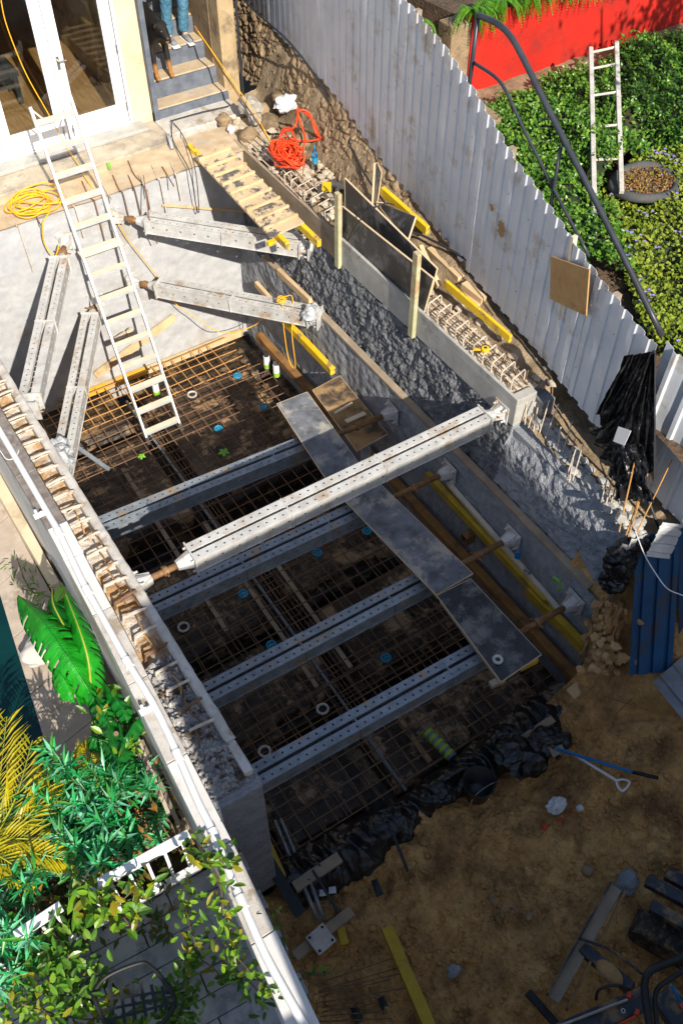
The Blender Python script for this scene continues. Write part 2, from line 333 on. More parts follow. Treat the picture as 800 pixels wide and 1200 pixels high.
# ---- neighbour garden on the left
m = MB(); m.grid(lambda u, v: (-9+9.55*u, -1.5+14*v, -1.16+.03*fb((u*30, v*30, 0), 1)), 90, 130); struct('garden_soil', m, M['earth'], smooth=True)
# house terrace slab (z 0) and rough ledges towards the pit
m = MB(); m.prism([(-6, YF+.04), (5.35, YF+.04), (5.35, 10.42), (-6, 10.42)], -.5, -.015); struct('terrace_ledge', m, M['sandcon'], bevel=.01)
def lumpy(x0, x1, y0, y1, z, amp, nx, ny, s=5):
    g = MB(); g.grid(lambda u, v: (lerp(x0, x1, u), lerp(y0, y1, v)+.012*fb((lerp(x0, x1, u), v*3, 8), 4), z+amp*fb((lerp(x0, x1, u), lerp(y0, y1, v), z), s)), nx, ny); return g
g = lumpy(-1, 5.3, YF-.01, 10.5, .002, .018, 160, 22); struct('sandy_terrace', g, M['sandcon'], smooth=True)
m = MB(); m.prism([(-6, 10.42), (4.26, 10.46), (4.26, 11.05), (-6, 11.05)], -.5, .03); struct('terrace_slab', m, M['terr'], bevel=.012)
m = MB(); m.prism([(-6, 10.80), (4.10, 10.83), (4.10, 11.05), (-6, 11.05)], .03, .075); struct('door_step', m, M['concrete'], bevel=.01)
m = MB(); m.prism([(4.26, 10.58), (5.32, 10.58), (5.32, 11.0), (4.26, 11.0)], -.4, .045); struct('stair_landing', m, M['palecon'], bevel=.012)
# rough ground between the pit and the fence
g = MB()
def bk(u, v):
    y = 2.9+8.3*v; x0 = 4.99 if y < 8.2 else 4.99; x = lerp(x0, fx(y)+.6, u)
    h = -.09+.05*fb((x, y, 2), 3)+.02*fb((x, y, 9), 11)
    t = max(0, min(1, (x-fx(y)+.34)/.3)); bank = max(0, min(.62, (y-4.2)*.11)); h += t*bank
    if y < 4.62: h -= .20+.06*(4.62-y)
    return (x, y, h)
g.grid(bk, 46, 170); struct('bank', g, M['mortar'], smooth=True)
# ---- right garden terrain
g = MB()
g.grid(lambda u, v: (fx(2+14*v)+.05+22*u, 2+14*v, .42+.05*fb((u*20, v*14, 0), 1.2)), 60, 60); struct('upper_garden_soil', g, M['earth'], smooth=True)
g = MB()
g.grid(lambda u, v: (7.1+9*u, 8.25+.42*v+.02*fb((u*9, 1, 1), 3), .58+.03*fb((u*9, v, 3), 3)), 80, 8); struct('garden_kerb', g, M['stone'], smooth=True)
m = MB()
for i in range(6):
    y0 = 7.6+i*.75
    m.prism([(fx(y0)+.1, y0), (7.05, y0+.02), (7.05, y0+.73), (fx(y0)+.1, y0+.72)], .3, .80+i*.09+rnd.uniform(-.01, .01))
struct('garden_steps', m, M['stone'], bevel=.012)
# ---------------------------------------------------------------- pit walls
def wall_thing(name, label, cat, mb, matr, **k): return solo(name, mb, matr, label, cat, **k)
g = MB()
def fw(u, v):
    x = .86+3.98*u; z = lerp(-2.9, -.02, v)
    d = .012*fb((x, z, 1), 2.2)+.005*fb((x, z, 5), 9)
    if v > .96: d = d*.6
    return (x, YF-abs(d)*1.4, z+(.012*fb((x, 2, 2), 5) if v == 1 else 0))
g.grid(fw, 200, 130)
far = thing('retaining_wall', (3, YF, -2.8), 'pale grey sprayed concrete wall in full sun below the glazed doors', 'wall')
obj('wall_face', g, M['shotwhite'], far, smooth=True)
b = MB(); b.prism([(.86, YF+.005), (4.85, YF+.005), (4.85, YF+.2), (.86, YF+.2)], -3, -.03); obj('wall_body', b, M['concrete'], far)
g = MB()
def rw(u, v):
    y = lerp(2.95, YF, u); near = y < 4.62; z = lerp(-1.09, -.26 if near else -.33, v)
    x = 4.80+(z+1.09)*.14
    if near and z > -.62: x += ((z+.62)/.36)**1.5*(.20*min(1, (y-2.7)/1.6))
    n = .030*fb((y, z, 1), 3)+(.020 if near else .030)*fb((y, z, 7), 10)+(.012 if near else .022)*noise.noise(Vector((y*27, z*27, 4)))
    if y < 3.35: n += .05*fb((y, z, 12), 2)*(3.35-y)/.4; z = z-(.4*(3.35-y) if v == 1 else 0)*.2
    return (x-n*.9, y, z)
g.grid(lambda u, v: rw(u*.2424, v), 150, 74)
rwt = thing('retaining_wall', (4.8, 6, -2.8), 'long rough dark grey sprayed concrete wall below the stirrup beam', 'wall')
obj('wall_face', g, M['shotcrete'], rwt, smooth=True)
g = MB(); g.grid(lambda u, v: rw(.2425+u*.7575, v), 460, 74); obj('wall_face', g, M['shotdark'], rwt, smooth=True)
g = MB()
def rw2(u, v):
    y = lerp(2.88, YF, u); z = lerp(-2.85, -1.10, v)
    return (4.70+(0 if z > -2.6 else 0)-.016*fb((y, z, 1), 2.5)-.012*fb((y, z, 7), 11), y, z)
g.grid(rw2, 300, 70); obj('lower_face', g, M['shotcrete'], rwt, smooth=True)
b = MB(); b.prism([(4.735, 2.93), (5.0, 2.93), (5.0, YF), (4.735, YF)], -3, -1.15)
b.prism([(4.93, 3.0), (5.0, 3.0), (5.12, 4.6), (5.12, YF), (4.95, YF)], -3, -.4); obj('wall_body', b, M['shotcrete'], rwt)
b = MB(); b.bar((4.74, 3.1, -1.085), (4.74, 9.2, -1.085), .085, .04); obj('ledge_strip', b, M['greypine'], rwt, bevel=.004)
# broken rim of bright shotcrete at the near end of the right wall
b = MB()
for i in range(120):
    y = rnd.uniform(2.95, 4.55); b.rock((4.93+.17*min(1, (y-2.7)/1.6)+rnd.uniform(-.07, .10), y, -.27+rnd.uniform(-.05, .0)), rnd.uniform(.012, .045), (1, 1.3, .6), sub=2)
obj('broken_rim', b, M['concrete'], rwt, smooth=False)
g = MB()
g.grid(lambda u, v: (4.72+.34*v+.02*fb((u*4, v*2, 1), 3), 2.94-.05*math.sin(u*3)+.04*fb((u*3, v*3, 5), 2), lerp(-1.45, -.28, u)), 26, 10)
obj('wall_end', g, M['shotwhite'], rwt, smooth=True)
# ---------------------------------------------------------------- left boundary wall
cop = [(1.0, .395, .56), (2.28, .51, .66), (4.1, .60, .745), (5.4, .635, .79), (7.0, .60, .80), (11.0, .60, .80)]
def copx(y, k):
    for a, b_ in zip(cop, cop[1:]):
        if y <= b_[0]: t = (y-a[0])/(b_[0]-a[0]); return lerp(a[k], b_[k], t)
    return cop[-1][k]
lw = thing('boundary_wall', (.7, 5, -1.2), 'tall white rendered garden wall with a white pipe lying along its top', 'wall')
b = MB()
def wallrun(mb, y0, y1, z0, z1, o1=0, o2=0, n=8):
    for i in range(n):
        a = lerp(y0, y1, i/n); c = lerp(y0, y1, (i+1)/n)
        mb.prism([(copx(a, 1)+o1, a), (copx(a, 2)+o2, a), (copx(c, 2)+o2, c), (copx(c, 1)+o1, c)], z0, z1)
def loft(y0, y1, z0, z1, o1=0, o2=0, n=14):
    mb = MB(); vs = []
    for i in range(n+1):
        y = lerp(y0, y1, i/n); a = copx(y, 1)+o1; c = copx(y, 2)+o2
        vs += [(a, y, z0), (c, y, z0), (c, y, z1), (a, y, z1)]
    fs = [(0, 1, 2, 3), (n*4+3, n*4+2, n*4+1, n*4)]
    for i in range(n):
        for k in range(4): fs.append((i*4+k, (i+1)*4+k, (i+1)*4+(k+1) % 4, i*4+(k+1) % 4))
    return mb.add(vs, fs)
obj('wall_body', loft(-1.2, 11, -2.9, .055, .012, -.012), M['whitewall'], lw)
# coping in pieces with joints
cuts = [-1.2, 1.0, 1.72, 2.35, 3.05, 3.75, 4.45, 5.05, 5.42, 6.1, 6.85, 7.6, 8.3, 9.0]
for i, (a, c) in enumerate(zip(cuts, cuts[1:])):
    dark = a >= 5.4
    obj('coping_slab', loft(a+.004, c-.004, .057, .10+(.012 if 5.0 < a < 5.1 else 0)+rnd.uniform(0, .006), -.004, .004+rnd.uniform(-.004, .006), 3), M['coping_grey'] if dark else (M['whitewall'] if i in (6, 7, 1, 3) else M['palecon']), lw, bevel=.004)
obj('footing', loft(5.7, 11, -1.2, -.93, -.11, -.19, 6), M['cream'], lw, bevel=.01)
# capping trough with stirrups between the wall and the pit
tr = thing('capping_beam', (.93, 6, -.1), 'unfinished narrow concrete beam with open trough beside the white pipe wall', 'capping beam')
b = MB(); b.grid(lambda u, v: (lerp(.99, 1.062, v)+.006*fb((1, u*40, v), 1), lerp(3.05, 9.8, u), -.062+.008*fb((v*.2, u*40, 3), 2)-(.012 if v in (0, 1) else 0)), 260, 6)
obj('beam_rim', b, M['palecon'], tr, smooth=True)
b = MB(); b.prism([(.985, 2.78), (1.05, 2.78), (1.05, 9.8), (.985, 9.8)], -1.5, -.078); obj('beam_side', b, M['palecon'], tr)
b = MB(); b.grid(lambda u, v: (lerp(.74, .99, v), lerp(3.9, 9.8, u), -.185+.022*fb((v, u*24, 3), 2.2)+.014*fb((v*2, u*60, 3), 2)), 300, 14)
obj('trough_fill', b, mat('rusty_fill', (.36, .19, .07), (.52, .34, .17), 7, .95, .8, 50, .012, c3=(.60, .54, .46), s3=3, t3=.50, w3=.05), tr, smooth=True)
b = MB(); b.grid(lambda u, v: (lerp(.68, 1.0, v), lerp(2.74, 3.95, u), -.125+.05*fb((v*.4, u*4, 7), 4)+.06*abs(fb((v*1.2, u*5, 3), 6, 4))), 130, 40)
obj('rough_end', b, M['roughcon'], tr, smooth=True)
b = MB(); b.prism([(.66, 2.72), (1.075, 2.70), (1.065, 3.12), (.985, 3.6), (.66, 3.6)], -1.5, -.145); b.prism([(.66, 2.68), (1.07, 2.68), (1.06, 2.9), (.66, 2.9)], -2.2, -.16)
obj('beam_end', b, M['shotcrete'], tr, bevel=.02)
g = MB(); g.grid(lambda u, v: (XL-.015*fb((u*7, v*2, 1), 2)-.01*fb((u*20, v*6, 1), 2), lerp(2.75, 9.84, u), lerp(-2.9, -.12, v)), 160, 40)
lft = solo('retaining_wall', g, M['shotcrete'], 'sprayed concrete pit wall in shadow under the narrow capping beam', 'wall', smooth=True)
# bars laid across the trough
sp = None
def stir(y, i):
    mb = MB(); z = -.055+rnd.uniform(-.008, .008); s = rnd.uniform(-.02, .02)
    mb.tube([(.80, y+s, z-.08), (.815, y+s*.8, z), (.92, y, z+.004), (1.0, y-s*.5, z-.004), (1.01, y-s*.5, z-.05)], .0125, 6)
    mb.tube([(.81, y+s+.03, z-.06), (1.0, y+.035, z-.065)], .009, 5)
    if i % 2: mb.tube([(.86, y-.02, z-.02), (.985, y+.03, z-.03)], .006, 5)
    return mb
k = 0; y = 9.55
while y > 3.2:
    rusty = y < 4.6
    solo('rebar_stirrup', stir(y, k), M['rebarpale'] if not rusty else (M['rebarpale'] if k % 3 else M['rebar']),
         'steel stirrup crossing the sand filled trough beside the white pipe wall', 'stirrup', 'stirrups across the left capping trough')
    y -= .186+rnd.uniform(-.012, .012); k += 1
for i in range(12):
    y0 = lerp(5.6, 3.3, i/11)+rnd.uniform(-.05, .05); x0 = rnd.uniform(.84, .97); l = rnd.uniform(.12, .26)
    mb = MB(); mb.tube([(x0, y0, -.06), (x0+rnd.uniform(-.02, .02), y0-l*.6, -.055), (x0+rnd.uniform(-.04, .04), y0-l, -.12)], .0065, 5)
    solo('rebar', mb, M['rebarbright'] if i % 3 == 0 else M['rebar'], 'loose rusty bar end lying lengthwise in the left trough', 'rebar', 'loose bars in the left trough')
# white pipe along the coping
pp = [(0, 505), (54, 598), (67, 620), (84, 655), (100, 688), (122, 727), (147, 772), (180, 826), (206, 880), (232, 940), (248, 972), (263, 1010), (280, 1050), (312, 1122), (355, 1200)]
pts = [Z(-60, 405, .13)]+[Z(u, v, .135) for u, v in pp]+[Z(400, 1285, .135)]
wp = thing('drain_pipe', pts[4], 'long white plastic pipe running along the top of the wall', 'pipe')
obj('pipe_run', MB().tube(path(pts, 3), .027, 12), M['whitepipe'], wp, smooth=True)
for k in (3, 5, 7, 9, 11, 13):
    a = pts[k]; d = (pts[k+1]-pts[k]).normalized(); obj('coupling', MB().tube([a, a+d*.09], .033, 12), M['whitepipe'], wp, bevel=.004)
for k in (2, 8):
    a = pts[k]; mb = MB(); mb.box(a+Vector((-.06, 0, -.02)), (.10, .05, .012)); mb.tube([a+Vector((-.045, -.02, -.01)), a+Vector((-.045, -.02, .03))], .012, 8); mb.tube([a+Vector((-.08, .02, -.01)), a+Vector((-.08, .02, .03))], .012, 8)
    obj('pipe_bracket', mb, M['whitepipe'], wp)
mb = MB(); q = [(-.02, 6.85), (.05, 6.85)]
cabl = [(0, 528), (12, 538), (30, 528), (12, 560), (26, 592), (48, 612)]
solo('cable', MB().tube(path([Z(u, v, .118) for u, v in [(0, 528), (8, 538), (18, 536), (22, 528)]], 5), .005, 6), M['whitepipe'], 'thin white cable looped on the grey coping by the pipe', 'cable')

# ================================================================ HOUSE with the glazed doors
H = thing('house', (3, 11.1, 0), 'cream rendered house front with white glazed doors above the pit', 'house')
YH = 11.06; DT = 2.12
wallb = MB()
def xat(u, v, z=.06): return Z(u, v, z).x
xs = Z(158, 148, .075).x          # right edge of the doors (about 4.0)
wallb.prism([(xs+.02, YH), (4.27, YH), (4.27, YH+.24), (xs+.02, YH+.24)], -.3, 2.9)
wallb.prism([(-6, YH+.04), (.9, YH+.04), (.9, YH+.24), (-6, YH+.24)], -.3, 2.9)
wallb.prism([(.9, YH), (xs+.02, YH), (xs+.02, YH+.24), (.9, YH+.24)], DT+.05, 2.9)
wallb.prism([(4.27, YH+.02), (5.3, YH+.02), (5.3, YH+.24), (4.27, YH+.24)], 2.45, 2.9)
obj('wall', wallb, M['cream'], H, bevel=.008)
pl = MB(); pl.prism([(5.30, YH-.02), (5.52, YH-.02), (5.52, YH+.25), (5.30, YH+.25)], -.2, 2.9); obj('pillar', pl, M['creamdark'], H, bevel=.01)
rf = MB(); rf.slab([(-6.3, 10.9, 2.9), (5.9, 10.9, 2.9), (5.9, 17.5, 4.6), (-6.3, 17.5, 4.6)], .15); obj('roof', rf, M['roof'], H)
sd = MB(); sd.prism([(-6, 17.2), (5.3, 17.2), (5.3, 17.4), (-6, 17.4)], -.2, 4.4); sd.prism([(-6, YH+.24), (-5.8, YH+.24), (-5.8, 17.2), (-6, 17.2)], -.2, 4.2)
sd.prism([(4.1, YH+.24), (4.25, YH+.24), (4.25, 14.8), (4.1, 14.8)], -.2, 2.9); obj('side_wall', sd, M['creamdark'], H)
fl = MB(); fl.prism([(-5.8, YH+.10), (4.1, YH+.10), (4.1, 17.2), (-5.8, 17.2)], -.2, .06); obj('interior_floor', fl, M['deck'], H)
# doors: frames with real glass
def leaf(x0, x1, handle):
    d = thing('glazed_door', (x0, YH, .09), 'x', 'door')
    st, top, bot = .115, .12, .235; z0, z1 = .095, DT; y0, y1 = YH-.01, YH+.045
    fr = MB()
    fr.prism([(x0, y0), (x0+st, y0), (x0+st, y1), (x0, y1)], z0, z1); fr.prism([(x1-st, y0), (x1, y0), (x1, y1), (x1-st, y1)], z0, z1)
    fr.prism([(x0+st, y0+.004), (x1-st, y0+.004), (x1-st, y1-.004), (x0+st, y1-.004)], z0, z0+bot); fr.prism([(x0+st, y0+.004), (x1-st, y0+.004), (x1-st, y1-.004), (x0+st, y1-.004)], z1-top, z1)
    return d, fr, (x0+st, x1-st, z0+bot, z1-top, y0)
w_ = .80; edges = [xs-3*w_-.04, xs-2*w_-.03, xs-w_, xs-.012]
labs = ['leftmost white glazed door leaf in the house front, with pale curtain behind', 'middle white glazed door leaf crossed by the yellow cord', 'right hand white glazed door leaf beside the cream wall']
for i in range(3):
    a, c = edges[i], edges[i+1]-.008
    d, fr, g_ = leaf(a, c, 0); d.parent = None; d['label'] = labs[i]; d['group'] = 'glazed door leaves'
    fo = obj('frame', fr, M['white'], d, bevel=.005)
    gm = MB(); gm.box(((g_[0]+g_[1])/2, g_[4]+.028, (g_[2]+g_[3])/2), (g_[1]-g_[0]+.01, .006, g_[3]-g_[2]+.01)); obj('glass', gm, M['glass'], d)
    bd = MB(); t = .014
    for xa, xb, za, zb in ((g_[0], g_[0]+t, g_[2], g_[3]), (g_[1]-t, g_[1], g_[2], g_[3]), (g_[0]+t, g_[1]-t, g_[2], g_[2]+t), (g_[0]+t, g_[1]-t, g_[3]-t, g_[3])):
        bd.prism([(xa, g_[4]+.006), (xb, g_[4]+.006), (xb, g_[4]+.022), (xa, g_[4]+.022)], za, zb)
    obj('glazing_bead', bd, M['white'], d)
    if i >= 1:
        hx = a+.055 if i == 2 else c-.055
        hb = MB(); hb.box((hx, YH-.016, 1.02), (.035, .012, .15)); hb.tube([(hx, YH-.02, 1.05), (hx, YH-.06, 1.05), (hx+(.09 if i == 2 else -.09), YH-.06, 1.05)], .009, 8)
        if i == 2: obj('handle', hb, M['chrome'], fo)
        bb = MB(); bb.tube([(hx, YH-.016, .13), (hx, YH-.016, .27)], .009, 8); bb.box((hx, YH-.013, .20), (.03, .008, .05)); obj('bolt', bb, M['chrome'], fo)
    if i == 2:
        for hz in (.25, .95, 1.75): obj('hinge', MB().tube([(c-.003, YH-.018, hz), (c-.003, YH-.018, hz+.1)], .009, 8), M['chrome'], fo)
fm = MB(); t = .045
fm.prism([(xs-.008, YH-.022), (xs+.03, YH-.022), (xs+.03, YH+.05), (xs-.008, YH+.05)], .076, DT+.05)
fm.prism([(edges[0]-.05, YH-.022), (xs-.008, YH-.022), (xs-.008, YH+.05), (edges[0]-.05, YH+.05)], DT+.003, DT+.05)
fm.prism([(edges[0]-.05, YH-.03), (xs-.012, YH-.03), (xs-.012, YH+.05), (edges[0]-.05, YH+.05)], .076, .092)
obj('door_frame', fm, M['white'], H, bevel=.004)
cu = MB(); x0 = edges[0]+.05
cu.grid(lambda u, v: (x0+.5*u, YH+.14+.022*math.sin(u*46), lerp(.08, 2.1, v)), 90, 4); obj('curtain', cu, M['bag'], H, smooth=True, solid=.004)
# furniture seen dimly: a long dark bench
fbn = MB(); fbn.box((2.5, 12.5, .45), (1.1, .5, .06))
for sx in (-.5, .5):
    for sy in (-.2, .2): fbn.box((2.5+sx, 12.5+sy, .245), (.06, .06, .37))
solo('bench', fbn, M['dark'], 'dark low bench on the wooden floor behind the middle glazed door', 'bench')
# stairs in the passage
stp = thing('stairs', (4.8, 11.1, 0), 'narrow blue grey stone steps with sandy treads beside the glazed doors', 'stairs')
rs, go = .22, .27
for i in range(9):
    y0 = 11.0+i*go; z0 = -.06+i*rs
    a = MB(); a.prism([(4.27, y0), (5.32, y0-.02), (5.32, y0+go+.1), (4.27, y0+go+.1)], z0-.3 if i else -.3, z0+rs-.02); obj('riser', a, M['bluestone'], stp, bevel=.006)
    a = MB(); a.prism([(4.275, y0+.03), (5.315, y0+.01), (5.315, y0+go+.02), (4.275, y0+go+.02)], z0+rs-.02, z0+rs); obj('tread', a, M['sandcon'], stp, bevel=.005)
a = MB(); a.prism([(4.27, 10.98), (4.33, 10.98), (4.33, 14.6), (4.27, 14.6)], -.3, 2.9); obj('passage_wall', a, M['bluestone'], stp)
a = MB(); a.prism([(5.29, 11.3), (5.5, 11.3), (5.5, 14.6), (5.29, 14.6)], -.3, 2.9); obj('passage_wall', a, M['stone'], stp)
# houses behind the camera: they cast the large shade over the near half of the pit
def backhouse(x0, x1, y0, y1, z0, zt, label, nwin, flat=True):
    t = thing('house', ((x0+x1)/2, y1, z0), label, 'house')
    a = MB(); a.prism([(x0, y0), (x1, y0), (x1, y1), (x0, y1)], z0, zt-.15); obj('wall', a, M['cream'], t)
    a = MB(); a.prism([(x0-.0, y0-.1), (x1+.0, y0-.1), (x1+.0, y1+.0), (x0-.0, y1+.0)], zt-.15+.003, zt); obj('roof', a, M['roof'], t)
    for i in range(nwin):
        xc = lerp(x0, x1, (i+.5)/nwin); a = MB()
        for (ax, bx, az, bz) in ((xc-.5, xc-.42, zt-2, zt-.8), (xc+.42, xc+.5, zt-2, zt-.8), (xc-.42, xc+.42, zt-2, zt-1.93), (xc-.42, xc+.42, zt-.87, zt-.8)): a.prism([(ax, y1+.003), (bx, y1+.003), (bx, y1+.05), (ax, y1+.05)], az, bz)
        w = obj('window', a, M['white'], t); a = MB(); a.box((xc, y1+.012, zt-1.4), (.84, .01, 1.06)); obj('pane', a, M['dark'], w)
backhouse(.14, 3.95, -9, -2, -2.9, 4.66, 'tall cream house standing behind the excavation, nearest block', 2)
backhouse(3.96, 14, -9, -2, -2.9, 3.30, 'lower cream wing right of the tall house behind the excavation', 4)
backhouse(-9, .13, -9, -2, -2.9, 2.5, 'low cream garden building left of the tall house', 4)
# ================================================================ STRUTS
def perf(mb, a, b, w, wd, pitch=.082, r=.0105):
    """perforated steel strip from a to b, width w along wd, with a row of real round holes"""
    a = Vector(a); b = Vector(b); L = (b-a).length; d = (b-a)/L; wd = Vector(wd).normalized(); n = max(1, round(L/pitch)); p = L/n
    for i in range(n):
        c = a+d*(p*(i+.5)); q = []
        out = [(-p/2, -w/2), (0, -w/2), (p/2, -w/2), (p/2, 0), (p/2, w/2), (0, w/2), (-p/2, w/2), (-p/2, 0)]
        inn = [(math.cos(math.radians(t))*r, math.sin(math.radians(t))*r) for t in (225, 270, 315, 0, 45, 90, 135, 180)]
        vs = [c+d*x+wd*y for x, y in out]+[c+d*x+wd*y for x, y in inn]
        mb.add(vs, [(k, (k+1) % 8, 8+(k+1) % 8, 8+k) for k in range(8)])
def strut(pL, pR, capL, capR, label, group, name='steel_strut', mt='steel', gapL=.0, gapR=.0, wdt=.205, hgt=.17, seed=0, joints=(.34, .68), plate=.22):
    """twin channel waling strut. capL/capR: length of the screw jack at that end (0 = plain end plate)"""
    pL = Vector(pL); pR = Vector(pR); d = (pR-pL).normalized(); up = Vector((0, 0, 1)); s = d.cross(up).normalized(); u = s.cross(d)
    t = thing(name, pL, label, 'strut', group)
    a = pL+d*(capL+.02); b = pR-d*(capR+.02)
    fw_ = .082; gap = wdt-2*fw_
    for sg_ in (-1, 1):
        mb = MB(); so_ = s*sg_*(gap/2+fw_/2)
        perf(mb, a+so_+u*hgt/2, b+so_+u*hgt/2, fw_, s); perf(mb, a+so_-u*hgt/2, b+so_-u*hgt/2, fw_, s)
        web = s*sg_*(wdt/2-.012)
        perf(mb, a+web, b+web, hgt-.004, u, .16, .012)
        for e in (-1, 1):      # small rolled lips of the flanges
            mb.bar(a+so_+s*sg_*(-fw_/2)+u*e*(hgt/2-.006), b+so_+s*sg_*(-fw_/2)+u*e*(hgt/2-.006), .004, .014)
        obj('channel', mb, M[mt], t, solid=.005)
    for j in joints:
        c = lerp(a, b, j); mb = MB()
        mb.box(c, (.012, wdt+.012, hgt+.012), Matrix((d, s, u)).transposed())
        for i in range(6):
            for q in (-1, 1): mb.tube([c+s*q*(wdt/2-.03-.05*(i % 2))+u*(hgt/2-.03-.06*(i//2))-d*.018, c+s*q*(wdt/2-.03-.05*(i % 2))+u*(hgt/2-.03-.06*(i//2))+d*.018], .009, 6)
        obj('splice_plate', mb, M[mt], t)
    Mx = Matrix((d, s, u)).transposed()
    for e, base, cap, end in ((-1, a, capL, pL), (1, b, capR, pR)):
        dd = d*e
        mb = MB(); mb.box(base+dd*.008, (.014, wdt+.03, hgt+.03), Mx)
        for q in (-1, 1):
            for w2 in (-1, 1): mb.tube([base+s*q*(wdt/2-.02)+u*w2*(hgt/2-.02)-dd*.03, base+s*q*(wdt/2-.02)+u*w2*(hgt/2-.02)+dd*.04], .011, 6)
        obj('end_plate', mb, M['steelwhite'], t)
        if cap <= 0: continue
        c0 = base+dd*.016; c1 = base+dd*(.016+.13); c3 = end-dd*.012; c2 = c3-dd*.13
        rod = obj('screw_rod', MB().tube([c1-dd*.02, c2+dd*.02], .030, 12), M['thread'], t, smooth=True)
        obj('cone', MB().tube([c0, c0+dd*.02, c1], [.085, .08, .046], 10), M['steelwhite'], rod)
        mid = lerp(c1, c2, .45); mb = MB(); mb.tube([mid-dd*.02, mid+dd*.02], .047, 10); mb.tube([mid-u*.03-s*.085, mid+u*.03+s*.085], .009, 6)
        obj('jack_nut', mb, M['thread'], rod)
        obj('foot_cone', MB().tube([c2, c3-dd*.03, c3], [.044, .07, .075], 10), M['steelwhite'], rod)
        mb = MB(); mb.box(end-dd*.008, (.014, plate, plate), Mx)
        for q in (-1, 1):
            for w2 in (-1, 1):
                pz = end+s*q*(plate/2-.03)+u*w2*(plate/2-.03); mb.tube([pz-dd*.06, pz], .011, 6); mb.tube([pz-dd*.03, pz-dd*.012], .02, 6)
        for q in (-1, 1): mb.bar(end-dd*.016+s*q*.07, c2+s*q*.03, .008, .09)
        obj('foot_plate', mb, M['steelwhite'], rod)
    return t
zU = -.27; zLw = -1.36
g1 = 'cross struts spanning the pit'
strut((1.06, 4.80, zU), (4.90, 4.78, zU), .50, .20, 'bright upper cross strut with screw jack, highest of all over the pit', g1, mt='steelwhite', joints=(.30, .62), plate=.2)
y2 = [(6.43, 6.22), (5.26, 5.16), (4.15, 4.10), (3.25, 3.17)]
l2 = ['second cross strut from the doors, sunlit on its left half, ending under the dusty plank', 'shaded cross strut just below the bright upper strut', 'shaded blue grey strut ending beneath the joint of the two walkway boards', 'strut nearest the black plastic edge, lowest in the photo']
for (ya, yb), l in zip(y2, l2): strut((1.06, ya, zLw), (4.68, yb, zLw), .16, .86, l, g1, joints=(.38, .76))
g2 = 'corner struts bracing the far wall'
strut(Y(132, 252, 9.80)+Vector((0, 0, -.02)), (4.80, 8.13, -.36), .42, .10, 'upper right corner strut passing under the batten walkway', g2, mt='steelwhite', joints=(.5,))
strut((3.14, 9.81, -1.22), (4.70, 7.78, -1.10), .40, .12, 'lower right corner strut with plastic wrapped end and orange cord over it', g2, joints=(.5,), mt='steelwhite')
strut((2.48, 9.81, -.37), (1.07, 7.28, -.32), .44, .14, 'upper left corner strut standing left of the ladder', g2, joints=(.5,), mt='steelwhite')
strut((2.66, 9.81, -1.30), (1.07, 7.12, -1.32), .36, .16, 'lower left corner strut beside the ladder, wrapped in grey plastic at its foot', g2, joints=(.5,), mt='steelwhite')
def wrap(c, r, n, mt, lbl, cat='plastic wrap', name='plastic_wrap', sq=(1, 1, 1), drop=0):
    mb = MB(); c = Vector(c)
    for i in range(n):
        o = Vector((rnd.random()*50, rnd.random()*50, 0)); bm = bmesh.new(); bmesh.ops.create_icosphere(bm, subdivisions=3, radius=1); base = len(mb.v)
        cc = c+Vector((rnd.uniform(-.4, .4)*r*sq[0], rnd.uniform(-.4, .4)*r*sq[1], rnd.uniform(-.4, .4)*r*sq[2]))
        for v in bm.verts:
            p = v.co; k = 1-.75*abs(noise.noise(p*1.1+o))-.22*abs(noise.noise(p*2.6+o)); q = Vector((p.x*sq[0], p.y*sq[1], p.z*sq[2]))*r*k
            if drop and p.z < 0: q.z *= 1+drop*max(0, noise.noise(p*1.5+o)+.2)
            mb.v.append(tuple(cc+q))
        for f in bm.faces: mb.f.append(tuple(base+v.index for v in f.verts))
        bm.free()
    return solo(name, mb, M[mt], lbl, cat, smooth=False)
wrap((4.62, 7.88, -1.06), .14, 3, 'greywrap', 'crumpled grey plastic wrapped round the end of the lower right corner strut', drop=.5)
wrap((1.25, 7.45, -1.22), .17, 3, 'greywrap', 'grey plastic sheet bunched at the foot of the lower left corner strut', drop=1.6)
wrap(Y(60, 235, 9.7)+Vector((.1, 0, -.10)), .001, 1, 'greywrap', 'scrap of grey plastic caught on the far wall by the yellow cord')
mb = MB(); a = Z(150, 497, -1.6); b = Z(200, 560, -2.4)
mb.bar(Z(78, 515, -1.3), Z(128, 550, -1.75), .04, .025); solo('steel_angle', mb, M['steel'], 'short grey steel channel hanging from the wrapped strut foot', 'steel channel')
# ================================================================ LADDER
Fp = Vector((2.50, 8.43, -2.52)); lz = .03+2.52; ln = Vector((0, -lz, 9.80-8.43)).normalized()
def LP(u, v, off=0): return PL(u, v, Fp+ln*off, ln)
L0, L1 = Fp, LP(35, 125); Rr0 = LP(212, 498); Rr1 = LP(84, 113)
wv = (Rr0-L0); wv = Vector((1, 0, 0))*((Rr0-L0).length*.97)
ld = thing('ladder', Fp, 'long aluminium ladder with sandy treads leaning on the far wall above the rebar mat', 'ladder')
dl = (L1-L0).normalized()
for o in (Vector((0, 0, 0)), wv): obj('side_rail', MB().bar(L0+o, L1+o, .028, .062, ln), M['alu'], ld, bevel=.003)
for o in (Vector((0, 0, 0)), wv): obj('foot', MB().bar(L0+o-dl*.06, L0+o+dl*.04, .045, .08, ln), M['plyblack'], ld, bevel=.004)
ys = [486, 509, 460, 433, 408, 385, 357, 327, 297, 268, 237, 206, 174, 143]
Lt = (L1-L0).length
nr = 14
tops = LP(45, 143)-L0; ttop = tops.dot(dl); tbot = .10
